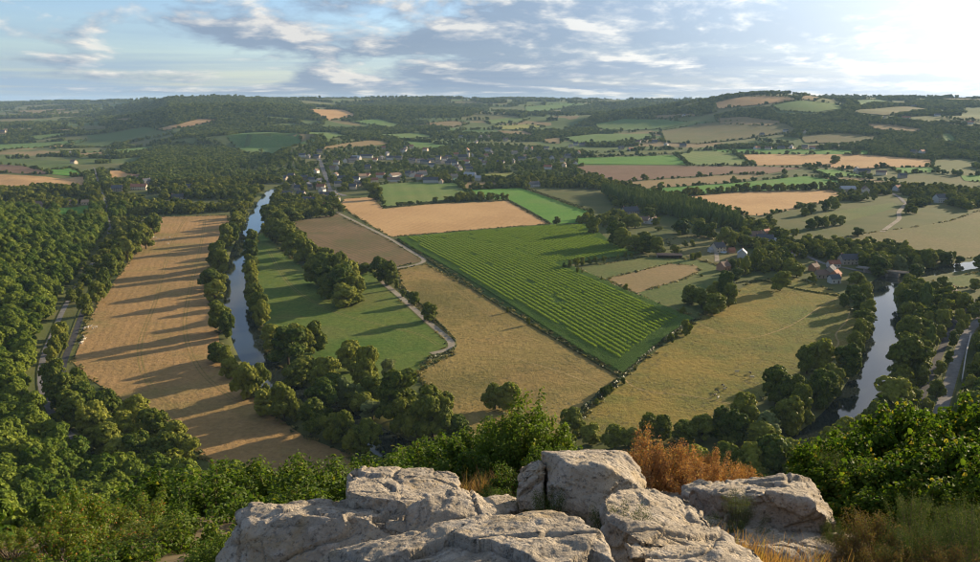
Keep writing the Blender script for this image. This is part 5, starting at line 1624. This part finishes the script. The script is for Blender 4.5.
# 5. low hedges and rough grass edges near the fields
HEDGES = [('thin dark hedge along the tan-pasture edge of the corn', [(397, 240), (440, 268), (490, 300), (565, 345), (621, 378)], 0.9, 0.7),
          ('straggling hedge between the tan and the golden pasture', [(623, 378), (610, 388), (600, 396), (585, 410), (574, 425)], 2.6, 2.2),
          ('hedge along the golden-pasture edge of the corn', [(625, 374), (648, 354), (672, 334), (692, 322)], 1.6, 1.3),
          ('clipped hedge around the turn of the farm track', [(456, 347), (450, 352), (440, 356), (430, 360), (420, 366)], 1.8, 1.5),
          ('low hedge on the outer side of the farm track', [(402, 287), (420, 304), (432, 317), (446, 331), (456, 342)], 1.3, 1.2),
          ('dotted hedge between the light green and the wheat field', [(384, 208.5), (430, 203.5), (474, 200)], 3.4, 3.0),
          ('hedge between the wheat stubble and the bright green field', [(508, 200.5), (528, 211), (550, 223.5)], 2.0, 1.8),
          ('hedge at the roadside of the bright paddock', [(55, 207), (57, 214), (53, 223)], 2.2, 2.2),
          ('long hedge under the ploughed field', [(590, 212), (565, 203), (545, 196), (522, 188)], 4.0, 3.5),
          ('hedge between the golden pasture and the lane gardens', [(733, 284), (760, 281), (800, 290), (838, 296)], 1.0, 0.8)]
M_HEDGE = leaf_mat('hedge_leaf', (0.040, 0.062, 0.014), (0.085, 0.095, 0.026), trans=0.2, nscale=0.2)
for lb, px, w, h in HEDGES:
    line = catmull(poly_hit(px), 6)
    L = np.array(line); seg = np.linalg.norm(np.diff(L, axis=0), axis=1); tot = seg.sum(); cum = np.concatenate([[0], np.cumsum(seg)])
    n = int(tot * 7 * max(0.8, w / 2))
    t = RNG.uniform(0, tot, n)
    cx = np.interp(t, cum, L[:, 0]); cy2 = np.interp(t, cum, L[:, 1])
    a = RNG.uniform(0, math.pi, n)
    lump = 0.55 + 0.7 * (0.5 + 0.5 * vnoise(np.column_stack([t / 4.0, 0 * t, 0 * t]), 7))
    ox = np.cos(a) * w / 2 * lump; oz = np.abs(np.sin(a)) * h * lump
    tang = np.column_stack([np.interp(t, cum, np.gradient(L[:, 0])), np.interp(t, cum, np.gradient(L[:, 1]))]); tang /= np.linalg.norm(tang, axis=1)[:, None]
    X = cx - tang[:, 1] * ox; Y = cy2 + tang[:, 0] * ox
    C = np.column_stack([X, Y, H(X, Y) + oz + 0.1])
    nr_ = np.column_stack([-tang[:, 1] * np.cos(a), tang[:, 0] * np.cos(a), np.sin(a)]) + RNG.normal(0, 0.4, (n, 3))
    nr_ /= np.linalg.norm(nr_, axis=1)[:, None]
    V, F = quads_from(C, nr_, 0.42, RNG)
    o = mesh_obj('hedge', np_mesh('hedge', V, F), M_HEDGE)
    tag(o, lb, 'hedge', 'field hedges')

# 6. rough grass and weeds along the borders of the nearer fields
def weed_proto(seed):
    rng = np.random.default_rng(seed)
    n = 26
    C = np.column_stack([rng.normal(0, .35, n), rng.normal(0, .35, n), rng.uniform(.1, .75, n)])
    nr_ = rng.normal(0, 1, (n, 3)); nr_[:, 2] += .6; nr_ /= np.linalg.norm(nr_, axis=1)[:, None]
    V, F = quads_from(C, nr_, 0.16, rng, 1.6)
    return np_mesh('weeds', V, F)
WEED = [weed_proto(s) for s in range(4)]
for i, me in enumerate(WEED):
    me.materials.append(M_HEDGE if i < 2 else leaf_mat('rough_grass', (0.19, 0.165, 0.045), (0.30, 0.235, 0.075), trans=0.2, nscale=0.2))
px_, sc_ = [], []
for poly, r in FIELDS:
    P = np.array(poly)
    if np.hypot(P[:, 0], P[:, 1]).min() > 900 or len(poly) < 5:
        continue
    Q = poly + [poly[0]]
    for p, q in zip(Q[:-1], Q[1:]):
        L = math.hypot(q[0] - p[0], q[1] - p[1]); m_ = int(L * 0.85)
        if m_ < 2:
            continue
        t = RNG.uniform(0, 1, m_); wob = RNG.normal(0, 1.0, m_)
        nx, ny = -(q[1] - p[1]) / L, (q[0] - p[0]) / L
        X = p[0] + (q[0] - p[0]) * t + nx * wob; Y = p[1] + (q[1] - p[1]) * t + ny * wob
        dens_ = vnoise(np.column_stack([X / 9, Y / 9, 0 * X]), 12) > -0.25
        X, Y = X[dens_], Y[dens_]
        s_ = RNG.uniform(0.5, 1.35, len(X))
        px_.append(np.column_stack([X, Y, H(X, Y) + 0.05])); sc_.append(np.column_stack([s_ * 1.2, s_ * 1.2, s_]))
# tussocks inside the two rough pastures
for poly, cnt in ((FIELDS[7][0], 3500), (FIELDS[8][0], 5500)):
    P = np.array(poly)
    X = RNG.uniform(P[:, 0].min(), P[:, 0].max(), cnt * 2); Y = RNG.uniform(P[:, 1].min(), P[:, 1].max(), cnt * 2)
    k = pt_in_poly(X, Y, poly) & (fbm(np.column_stack([X / 28, Y / 28, 0 * X]), 3, seed=14) > -0.05)
    X, Y = X[k][:cnt], Y[k][:cnt]
    s_ = RNG.uniform(0.35, 0.8, len(X))
    px_.append(np.column_stack([X, Y, H(X, Y) + 0.12])); sc_.append(np.column_stack([s_ * 1.3, s_ * 1.3, s_ * 0.22]))
px_ = np.concatenate(px_); sc_ = np.concatenate(sc_); n = len(px_)
k = dist_line(px_[:, 0], px_[:, 1], LINE_TRACK) > 2.6
px_, sc_ = px_[k], sc_[k]; n = len(px_)
scatter('rough_grass', 'rough grass and weeds along field borders and tussocks in the pastures', px_, RNG.uniform(0, 6.28, n), sc_, np.where(sc_[:, 2] < sc_[:, 0] * 0.5, RNG.integers(2, 4, n), RNG.integers(0, 4, n)), proto_collection('weed_source', WEED), 4)
# ---------------------------------------------------------------- rocks of the view point
def PW(px, py, depth):
    d = ray(px, py)
    return Vector((d[0] * depth, d[1] * depth, EYE + d[2] * depth))


m, N, out = new_mat('weathered_rock')
tc = N.n('ShaderNodeTexCoord').outputs['Object']
n1 = N.noise(tc, 1.6, 5, 0.6, 0.4); n2 = N.noise(tc, 7.0, 6, 0.65, 0.3); n3 = N.noise(tc, 32.0, 5, 0.7); n4 = N.noise(tc, 95.0, 3, 0.7)
vor = N.n('ShaderNodeTexVoronoi', ins={'Vector': tc, 'Scale': 26.0, 'Randomness': 1.0}).outputs['Distance']
c = N.mix(N.rng(n1, 0.3, 0.7, 0, 1), (0.265, 0.232, 0.185, 1), (0.47, 0.40, 0.30, 1))
c = N.mix(N.math('MULTIPLY', N.rng(n2, 0.50, 0.62, 0, 1), 0.6), c, (0.47, 0.425, 0.36, 1))          # pale lichen
c = N.mix(N.math('MULTIPLY', N.rng(n3, 0.53, 0.68, 0, 1), 0.85), c, (0.075, 0.066, 0.055, 1))          # dark pits and crust
warm = N.noise(tc, 3.1, 4, 0.6, 0.6)
c = N.mix(N.math('MULTIPLY', N.rng(warm, 0.58, 0.70, 0, 1), 0.5), c, (0.36, 0.26, 0.12, 1))          # ochre lichen
moss = N.noise(tc, 4.7, 5, 0.6, 0.3)
c = N.mix(N.math('MULTIPLY', N.rng(moss, 0.66, 0.74, 0, 1), 0.6), c, (0.12, 0.12, 0.035, 1))
pit = N.math('MULTIPLY', N.rng(vor, 0.0, 0.35, 0, 1), 0.35)
hgt = N.math('ADD', N.math('MULTIPLY', n2, 0.6), N.math('ADD', N.math('MULTIPLY', n3, 0.5), N.math('ADD', N.math('MULTIPLY', n4, 0.22), pit)))
pbr(N, out, c, 0.95, hgt, 0.08, 1.0, 0.05)
M_ROCK = m


def worley(V, cell, seed):
    """cell number (0..1), offset from the cell's seed point, and distance to the cell border"""
    Q = V / cell
    I = np.floor(Q).astype(np.int64)
    f1 = np.full(len(V), 9.0); f2 = np.full(len(V), 9.0); cid = np.zeros((len(V), 4)); off = np.zeros((len(V), 3))
    for dx in (-1, 0, 1):
        for dy in (-1, 0, 1):
            for dz in (-1, 0, 1):
                J = I + np.array([dx, dy, dz])
                h = [hash3(J[:, 0], J[:, 1], J[:, 2], seed + k) for k in range(4)]
                S = J + 0.5 + 0.42 * np.stack(h[:3], 1)
                d = np.linalg.norm(Q - S, axis=1)
                c = d < f1
                f2 = np.where(c, f1, np.minimum(f2, d)); f1 = np.where(c, d, f1)
                cid[c] = np.stack([h[3], h[0], h[1], h[2]], 1)[c]; off[c] = (Q - S)[c]
    return cid, off * cell, (f2 - f1) * cell


def rock(name, label, pts, seed, base=0.75, vox=0.011, amp=1.0, extra=()):
    """convex core through traced 3-D corners, then eroded: pts are (px, py, depth) or Vectors; the rock goes down into the ground"""
    bm = bmesh.new()
    W = [PW(*p) for p in pts]
    for v in W:
        bm.verts.new(v)
    cen = sum(W, Vector()) / len(W)
    for v in W:          # buried foot
        q = cen + (v - cen) * 1.04
        bm.verts.new((q.x, q.y, min(v.z, cen.z) - base))
    bmesh.ops.convex_hull(bm, input=bm.verts[:])
    bmesh.ops.delete(bm, geom=[v for v in bm.verts if not v.link_faces], context='VERTS')
    me = bpy.data.meshes.new('t'); bm.to_mesh(me); bm.free()
    o = bpy.data.objects.new('t', me); COL.objects.link(o)
    md = o.modifiers.new('r', 'REMESH'); md.mode = 'VOXEL'; md.voxel_size = vox
    md = o.modifiers.new('s', 'SMOOTH'); md.iterations = 1; md.factor = 0.5
    r = bpy.data.meshes.new_from_object(o.evaluated_get(bpy.context.evaluated_depsgraph_get()))
    bpy.data.objects.remove(o); bpy.data.meshes.remove(me)
    n = len(r.vertices)
    V = np.zeros(n * 3, np.float32); r.vertices.foreach_get('co', V); V = V.reshape(-1, 3).astype(float)
    Nv = np.zeros(n * 3, np.float32); r.vertices.foreach_get('normal', Nv); Nv = Nv.reshape(-1, 3)
    Q = V + 0.12 * np.column_stack([vnoise(V * 2.0, seed + k) for k in (1, 2, 3)])
    d = 0.030 * fbm(Q * 1.9, 3, 0.5, seed)
    Qs = V + 0.05 * np.column_stack([vnoise(V * 5.0, seed + k) for k in (4, 5, 6)])
    for cell, a1, a2, gr in ((0.50, 0.010, 0.085, 0.014), (0.14, 0.005, 0.07, 0.006)):
        cid, off, bd_ = worley(Qs * np.array([0.8, 0.8, 1.25]), cell, seed + 60)
        d += a1 * cid[:, 0] + a2 * (off * cid[:, 1:]).sum(1)
        d -= gr * (1 - sstep(0.0, 0.022, bd_)) * (cid[:, 1] > -0.3)
    # bedding: layered steps that run through the block
    lay = Q[:, 2] * 0.93 + Q[:, 0] * 0.22 - Q[:, 1] * 0.18
    st = vnoise(np.column_stack([lay * 13, Q[:, 0] * 0.8, Q[:, 1] * 0.8]), seed + 9)
    d += 0.016 * np.sign(st) * np.abs(st) ** 0.5 + 0.010 * fbm(Q * 6.0, 4, 0.6, seed + 24)
    d += 0.011 * fbm(V * 17.0, 4, 0.65, seed + 30)
    pits = vnoise(V * 24.0, seed + 41)
    d -= 0.008 * sstep(0.35, 0.7, pits) * sstep(-0.1, 0.3, vnoise(V * 2.3, seed + 44))
    cr = np.abs(vnoise(Q * np.array([2.6, 2.6, 1.1]), seed + 50))
    d -= 0.032 * (1 - sstep(0.0, 0.04, cr))
    V = V + Nv * (d * amp)[:, None]
    r.vertices.foreach_set('co', V.astype(np.float32).ravel())
    r.polygons.foreach_set('use_smooth', np.ones(len(r.polygons), bool))
    r.update(); r.materials.clear()
    o = mesh_obj(name, r, M_ROCK)
    return tag(o, label, 'rock', 'rocks of the viewpoint ledge')


rock('boulder', 'broad rough slab in front of all the other rocks', [(225, 590, 3.5), (300, 566, 3.55), (345, 549, 3.6), (400, 534, 3.6), (460, 521, 3.6), (520, 510, 3.6), (548, 510, 3.55), (578, 519, 3.45), (602, 537, 3.25), (613, 562, 3.05),
                                                                          (290, 680, 2.35), (450, 700, 2.2), (580, 690, 2.3), (622, 610, 2.8), (230, 640, 2.9)], 1)
rock('boulder', 'long low grey slab at the western end of the ledge', [(216, 562, 4.75), (240, 516, 5.0), (264, 505, 5.15), (345, 497, 5.3), (440, 500, 5.3), (488, 507, 5.1), (492, 520, 4.7), (250, 524, 4.75), (300, 514, 4.7), (400, 520, 4.6), (226, 590, 4.6), (480, 545, 4.5), (330, 565, 4.45)], 2)
rock('boulder', 'flat-topped block with sunlit top resting on the western slab', [(352, 474, 5.4), (362, 470, 5.5), (425, 470, 5.6), (456, 472, 5.55), (461, 482, 5.3), (345, 489, 4.95), (366, 495, 4.8), (405, 501, 4.75), (428, 497, 4.85), (458, 489, 5.05), (346, 516, 4.9), (405, 530, 4.7), (456, 520, 4.9)], 3, base=0.3, amp=0.75)
rock('boulder', 'small grey block at the foot of the flat-topped block', [(407, 505, 4.65), (430, 497, 4.7), (461, 490, 4.85), (492, 502, 4.9), (495, 516, 4.7), (409, 535, 4.55), (470, 530, 4.55)], 4, base=0.3)
rock('boulder', 'tall block with sunlit top at the middle of the ledge', [(549, 456, 5.2), (540, 450, 5.5), (600, 448, 5.75), (627, 451, 5.7), (640, 466, 5.5), (648, 482, 5.2), (574, 467, 4.95), (605, 467, 4.9), (636, 480, 4.95), (551, 508, 4.95), (600, 512, 4.8), (646, 500, 4.95)], 5, base=0.45, amp=0.8)
rock('boulder', 'narrow shaded pillar split from the tall middle block', [(515, 464, 5.2), (528, 457, 5.35), (545, 455, 5.35), (547, 462, 5.1), (514, 478, 5.1), (546, 508, 5.0), (516, 512, 5.05)], 6, base=0.4)
rock('boulder', 'rounded lichen-covered rock below the tall block', [(601, 497, 4.5), (618, 488, 4.7), (650, 484, 4.85), (680, 489, 4.85), (703, 505, 4.7), (722, 528, 4.45), (736, 545, 4.3), (700, 552, 4.0), (640, 540, 3.95), (606, 520, 4.2)], 7, base=0.45)
rock('boulder', 'low pale stone at the foot of the dry grass', [(640, 549, 3.75), (668, 540, 3.9), (722, 541, 3.9), (756, 547, 3.85), (777, 563, 3.7), (770, 600, 3.4), (650, 600, 3.4)], 8, base=0.4)
rock('boulder', 'small pale stone half sunk in dry grass', [(623, 540, 3.95), (640, 534, 4.1), (664, 540, 4.05), (668, 555, 3.9), (628, 558, 3.8)], 14, base=0.3)
rock('boulder', 'eastern ledge rock with bright top and dark overhang', [(690, 488, 6.8), (735, 480, 7.2), (790, 474, 7.1), (812, 481, 6.8), (834, 506, 6.3), (842, 522, 6.1), (720, 496, 6.4), (775, 493, 6.2), (806, 500, 6.1), (828, 516, 6.0)], 9, base=0.28)
rock('boulder', 'dark lower step under the eastern ledge rock', [(690, 512, 6.4), (760, 508, 6.5), (830, 520, 6.4), (855, 532, 6.2), (893, 566, 5.7), (870, 585, 5.4), (760, 545, 5.7), (700, 535, 5.8)], 10, base=0.6)
rock('boulder', 'little white-topped stone under the brown bush', [(683, 486, 7.2), (700, 483, 7.3), (712, 487, 7.2), (708, 496, 7.0), (686, 498, 7.0)], 12, base=0.4)
rock('boulder', 'low stone between the two western blocks and the pillar', [(488, 500, 5.5), (505, 494, 5.6), (517, 500, 5.5), (512, 515, 5.2), (490, 516, 5.2)], 13, base=0.4)

# ---------------------------------------------------------------- shrubs with real leaves
def shrub_meshes(seed, n_leaf, ll, lw, rad=1.3, height=2.0, shoots=70, droop=0.2, needle=False):
    """(foliage V,F ; stems V,F) in metres"""
    rng = np.random.default_rng(seed)
    LV, SV, SF = [], [], []
    per = n_leaf // shoots
    for s in range(shoots):
        a = rng.uniform(0, 6.283); e = math.acos(rng.uniform(-0.05, 1.0))
        dirv = np.array([math.cos(a) * math.sin(e), math.sin(a) * math.sin(e), math.cos(e)])
        lum = 1 + 0.28 * float(vnoise(dirv[None] * 2.4 + seed, seed)[0]) + rng.uniform(-0.10, 0.12)
        tip = dirv * np.array([rad, rad, height * 0.62]) * lum + np.array([0, 0, height * 0.36])
        base = np.array([rng.normal(0, 0.12), rng.normal(0, 0.12), 0])
        mid = base * 0.4 + tip * 0.5 + np.array([0, 0, 0.22 * height]) * rng.uniform(0.2, 0.9)
        ts = np.linspace(0, 1, 7)[:, None]
        path = (1 - ts) ** 2 * base + 2 * ts * (1 - ts) * mid + ts ** 2 * tip
        rr = np.linspace(0.022, 0.004, 7)
        n = len(SV) * 4
        for p, r in zip(path, rr):
            SV.append([p + np.array([r, 0, 0]), p + np.array([0, r, 0]), p + np.array([-r, 0, 0]), p + np.array([0, -r, 0])])
        for i in range(6):
            for j in range(4):
                SF.append([n + i * 4 + j, n + i * 4 + (j + 1) % 4, n + (i + 1) * 4 + (j + 1) % 4, n + (i + 1) * 4 + j])
        # twigs near the tip carry the leaves
        t = rng.uniform(0.45, 1.03, per) ** 0.7
        t = t[:, None]
        c = (1 - t) ** 2 * base + 2 * t * (1 - t) * mid + t ** 2 * tip
        off = rng.normal(0, 1, (per, 3)); off /= np.linalg.norm(off, axis=1)[:, None]
        sp = 0.21 * (1.15 - 0.4 * t)
        LV.append(np.column_stack([c + off * sp * rng.uniform(0.2, 1, (per, 1)) ** 0.6, off + dirv * 0.7]))
    L = np.concatenate(LV); C, O = L[:, :3], L[:, 3:]
    n = len(C)
    if needle:
        ax = O + rng.normal(0, .35, O.shape); ax[:, 2] += 0.3
        ax /= np.linalg.norm(ax, axis=1)[:, None]
        t = np.cross(ax, rng.normal(size=(n, 3))); t /= np.linalg.norm(t, axis=1)[:, None]
        ln = ll * rng.uniform(0.6, 1.3, (n, 1))
        V = np.stack([C - t * lw, C + t * lw, C + ax * ln], 1).reshape(-1, 3)
        F = np.arange(3 * n).reshape(-1, 3)
    else:
        nr = O * 0.55 + rng.normal(0, .55, O.shape); nr[:, 2] += 0.75
        nr /= np.linalg.norm(nr, axis=1)[:, None]
        ax = np.cross(nr, rng.normal(size=(n, 3))); ax /= np.linalg.norm(ax, axis=1)[:, None]
        sd_ = np.cross(nr, ax)
        ln = ll * rng.uniform(0.6, 1.25, (n, 1)); w = lw * ln / ll
        V = np.stack([C, C + ax * ln * 0.32 + sd_ * w + nr * w * 0.35, C + ax * ln * 0.72 + sd_ * w * 0.8 + nr * w * 0.3, C + ax * ln - nr * ln * 0.12,
                      C + ax * ln * 0.72 - sd_ * w * 0.8 + nr * w * 0.3, C + ax * ln * 0.32 - sd_ * w + nr * w * 0.35], 1).reshape(-1, 3)
        b = np.arange(n)[:, None] * 6
        F = np.concatenate([b + np.array([0, 1, 2, 3]), b + np.array([0, 3, 4, 5])])
    return (V, F), (np.array(SV).reshape(-1, 3), np.array(SF))


M_SHRUB = leaf_mat('shrub_leaf', (0.055, 0.098, 0.014), (0.145, 0.185, 0.028), (0.27, 0.21, 0.035), 0.42, 1.2, 0.6, 0.15, 0.05, 0.4)
M_HAZEL = leaf_mat('hazel_leaf', (0.045, 0.088, 0.010), (0.135, 0.172, 0.020), (0.30, 0.23, 0.03), 0.42, 1.2, 0.65, 0.08, 0.10, 0.4)
M_AUT = leaf_mat('turning_leaf', (0.10, 0.15, 0.02), (0.21, 0.23, 0.035), (0.38, 0.13, 0.035), 0.45, 1.2, 0.45, 0.2, 0.10, 0.4)
M_DEAD = leaf_mat('dead_gorse', (0.30, 0.140, 0.062), (0.50, 0.265, 0.125), (0.36, 0.26, 0.13), 0.30, 1.5, 0.8, 0.1, 0.15, 0.5)
M_GORSE = leaf_mat('gorse', (0.050, 0.078, 0.024), (0.115, 0.145, 0.048), (0.20, 0.17, 0.07), 0.25, 1.5, 0.7, 0.1, 0.12, 0.5)
M_FERN = leaf_mat('brown_fern', (0.13, 0.082, 0.035), (0.22, 0.145, 0.062), (0.12, 0.13, 0.04), 0.3, 1.5, 0.8, 0.1, 0.3, 0.5)
M_TWIG = plain('twig', (0.10, 0.075, 0.055), 0.9, 0.3, 8.0)


def shrub_proto(seed, mat, **kw):
    (v, f), (sv, sf) = shrub_meshes(seed, **kw)
    return np_mesh('foliage', v, f, False, [mat]), np_mesh('stems', sv, sf, True, [M_TWIG])


SHR = {'oak': [shrub_proto(200 + k, M_SHRUB, n_leaf=9500, ll=0.088, lw=0.028, shoots=80) for k in range(4)],
       'hazel': [shrub_proto(210 + k, M_HAZEL, n_leaf=9000, ll=0.100, lw=0.043, shoots=85) for k in range(3)],
       'turning': [shrub_proto(220 + k, M_AUT, n_leaf=5600, ll=0.080, lw=0.028, shoots=44) for k in range(2)],
       'dead': [shrub_proto(230 + k, M_DEAD, n_leaf=9500, ll=0.062, lw=0.017, shoots=60) for k in range(2)],
       'gorse': [shrub_proto(240 + k, M_GORSE, n_leaf=15000, ll=0.050, lw=0.0075, shoots=60) for k in range(2)],
       'fern': [shrub_proto(250, M_FERN, n_leaf=11000, ll=0.055, lw=0.011, shoots=60)]}
SHN = {'oak': ('oak_shrub', 'green oak shrub'), 'hazel': ('hazel_shrub', 'broad-leaved hazel shrub'), 'turning': ('oak_sapling', 'sapling with turning orange leaves'), 'dead': ('gorse_bush', 'dry orange-brown gorse bush'),
       'gorse': ('gorse_bush', 'grey-green gorse bush'), 'fern': ('bracken_clump', 'brown bracken clump')}


def shrub(kind, k, px, ptop, depth, wpx, place, thick=1.0):
    p = PW(px, ptop, depth)
    g = hz(p.x, p.y)
    h = max(0.25, p.z - g) * 1.05
    wm = wpx * depth / FPX
    nm, lb = SHN[kind]
    if kind == 'turning':
        sx, sz, zb = wm / 2.6, h / 2.0, g - 0.05
    else:
        sz = max(wm / 2.6, h / 2.2)
        sx = max(wm / 2.6, 0.72 * sz)
        zb = p.z - 2.2 * sz + 0.04
    t = empty(nm, (p.x, p.y, zb), k * 2.1, (sx, sx * thick, sz))
    tag(t, lb + ' ' + place, 'shrub', 'shrubs around the ledge')
    fo, st = SHR[kind][k % len(SHR[kind])]
    mesh_obj('foliage', fo, None, t); mesh_obj('stems', st, None, t)
    return t


# far side of the ledge, west to east: px of the top, depth in metres, width in px
ROW = [(20, 556, 9.5, 150), (118, 508, 11, 130), (150, 492, 12.5, 150), (178, 468, 13, 150), (208, 480, 10.5, 150), (238, 464, 11.5, 140), (262, 470, 12, 130), (292, 466, 11, 140), (322, 472, 10.5, 120), (346, 480, 11.5, 110), (235, 505, 8.5, 150), (165, 525, 8.5, 160), (300, 492, 8.8, 130), (90, 545, 8.5, 150), (196, 520, 6.8, 130), (150, 545, 6.3, 140), (100, 560, 5.9, 140), (215, 548, 6.0, 90), (40, 565, 5.8, 140), (185, 566, 5.4, 110), (222, 545, 5.4, 70), (205, 572, 4.9, 90)]
for k, (px, pt, d, w) in enumerate(ROW):
    shrub('oak', k, px, pt, d, w, '%s from the western end behind the long slab' % ordinal(k + 1))
ROW = [(352, 466, 12, 110), (384, 456, 12, 120), (412, 452, 11, 120), (440, 441, 12, 110), (466, 432, 11.5, 110), (490, 424, 11, 90), (522, 400, 9.5, 78), (540, 415, 9.0, 64), (500, 445, 9.0, 90), (455, 462, 9.0, 120), (400, 470, 9.5, 120), (548, 446, 8.2, 60), (515, 470, 7.8, 70)]
for k, (px, pt, d, w) in enumerate(ROW):
    shrub('oak', k + 2, px, pt, d, w, '%s from the flat-topped block towards the tall block' % ordinal(k + 1))
ROW = [(838, 436, 8.6, 90), (872, 428, 8.8, 110), (905, 412, 9.0, 120), (938, 416, 8.6, 120), (965, 406, 9.2, 120), (995, 402, 9.0, 130), (868, 462, 7.6, 110), (910, 455, 7.4, 130), (955, 450, 7.2, 130), (990, 445, 7.0, 130), (880, 492, 6.9, 100), (940, 488, 6.6, 120), (826, 462, 8.2, 60)]
for k, (px, pt, d, w) in enumerate(ROW):
    shrub('hazel', k, px, pt, d, w, '%s in the mass east of the ledge' % ordinal(k + 1))
ROW = [(660, 431, 8.0, 84), (690, 444, 8.2, 70), (640, 446, 7.8, 60), (722, 456, 8.0, 60), (745, 464, 8.2, 44), (700, 462, 7.4, 80), (585, 470, 8.0, 60)]
for k, (px, pt, d, w) in enumerate(ROW):
    shrub('dead', k, px, pt, d, w, '%s behind the rounded rock' % ordinal(k + 1))
ROW = [(70, 482, 7.0, 60), (58, 515, 6.5, 80), (105, 505, 7.5, 70), (135, 498, 8.0, 80), (148, 532, 7.0, 90), (8, 528, 7.2, 50)]
for k, (px, pt, d, w) in enumerate(ROW):
    shrub('turning', k, px, pt, d, w, '%s at the western corner of the view' % ordinal(k + 1))
ROW = [(920, 497, 6.0, 60), (965, 500, 5.4, 90), (985, 520, 4.9, 80), (900, 520, 5.6, 70), (935, 530, 5.0, 90), (500, 488, 6.0, 34), (555, 494, 4.85, 30), (512, 500, 5.3, 26), (740, 500, 6.1, 36), (838, 520, 5.9, 40), (620, 508, 4.35, 30), (850, 448, 8.0, 40)]
for k, (px, pt, d, w) in enumerate(ROW):
    shrub('gorse', k, px, pt, d, w, '%s counted along the ledge and its eastern corner' % ordinal(k + 1))
ROW = [(880, 512, 5.6, 90), (905, 545, 5.0, 90), (860, 540, 5.4, 70), (960, 545, 4.7, 90)]
for k, (px, pt, d, w) in enumerate(ROW):
    shrub('fern', k, px, pt, d, w, '%s below the eastern hazels' % ordinal(k + 1))

# ---------------------------------------------------------------- dry grass on the ledge
def tuft(seed, n=46, h=0.34, w=0.0032, spread=0.10, lean=0.35):
    rng = np.random.default_rng(seed)
    V, F = [], []
    for k in range(n):
        a = rng.uniform(0, 6.28); b = np.array([rng.normal(0, spread), rng.normal(0, spread), 0]); L = h * rng.uniform(0.5, 1.25)
        d = np.array([math.cos(a), math.sin(a), 0]) * lean * rng.uniform(0.2, 1.2)
        side = np.array([-math.sin(a), math.cos(a), 0]) * w
        s = len(V)
        for t in (0, 0.4, 0.75, 1.0):
            p = b + d * L * t * t + np.array([0, 0, L * t * (1 - 0.22 * t)])
            ww = 1 - 0.8 * t
            V += [p - side * ww, p + side * ww]
        F += [[s + 2 * i, s + 2 * i + 1, s + 2 * i + 3, s + 2 * i + 2] for i in range(3)]
    return np_mesh('tuft', np.array(V), np.array(F))


M_STRAW = leaf_mat('straw', (0.28, 0.140, 0.060), (0.44, 0.265, 0.125), (0.20, 0.19, 0.06), 0.35, 2.0, 0.7, 0.15, 0.14, 0.7)
M_GRASS = leaf_mat('ledge_grass', (0.09, 0.11, 0.02), (0.20, 0.20, 0.05), None, 0.35, 2.0, 0.7, 0.15, 0.1, 0.7)
TUF = [tuft(s) for s in range(4)]
for me in TUF:
    me.materials.append(M_STRAW)
TUFG = [tuft(10 + s, 36, 0.24, 0.004) for s in range(2)]
for me in TUFG:
    me.materials.append(M_GRASS)
tcol = proto_collection('tuft_source', TUF + TUFG)
gx_, gy_ = RNG.uniform(-2.6, 3.4, 5200), RNG.uniform(2.9, 8.2, 5200)
dens = fbm(np.column_stack([gx_ * 0.9, gy_ * 0.9, 0 * gx_]), 3, seed=77)
k = (gx_ > 0.28 + 0.05 * gy_) | ((dens > 0.35) & (gy_ > 4.3) & (gx_ > -0.6))
k &= dens > np.where(gx_ > 2.5, 0.1, -0.42)
gx_, gy_, dens = gx_[k], gy_[k], dens[k]
gz_ = H(gx_, gy_); n = len(gx_)
green = (fbm(np.column_stack([gx_ * 1.7, gy_ * 1.7, 0 * gx_ + 3]), 2, seed=78) > 0.22)
idx = np.where(green, RNG.integers(4, 6, n), RNG.integers(0, 4, n))
s = RNG.uniform(0.45, 1.0, n)
scatter('dry_grass', 'dry orange grass growing between the ledge rocks', np.column_stack([gx_, gy_, gz_ - 0.02]), RNG.uniform(0, 6.28, n), np.column_stack([s, s, s]), idx, tcol, 6, tilt=RNG.normal(0, 0.12, (n, 2)))

# ---------------------------------------------------------------- haze
m, N, out = new_mat('valley_haze')
pv_ = N.n('ShaderNodeVolumePrincipled', ins={'Color': (0.48, 0.72, 1.0, 1), 'Density': 3.6e-5, 'Anisotropy': 0.0})
N.link(pv_.outputs[0], out.inputs['Volume'])
zmax = max(float(GZ.max()), EYE) + 45
hzb = mesh_obj('haze', box_mesh('haze', -16500, 16500, -16500, 16500, float(GZ.min()) - 3.0, zmax), m)
tag(hzb, 'thin evening haze filling the valley air', kind='stuff')
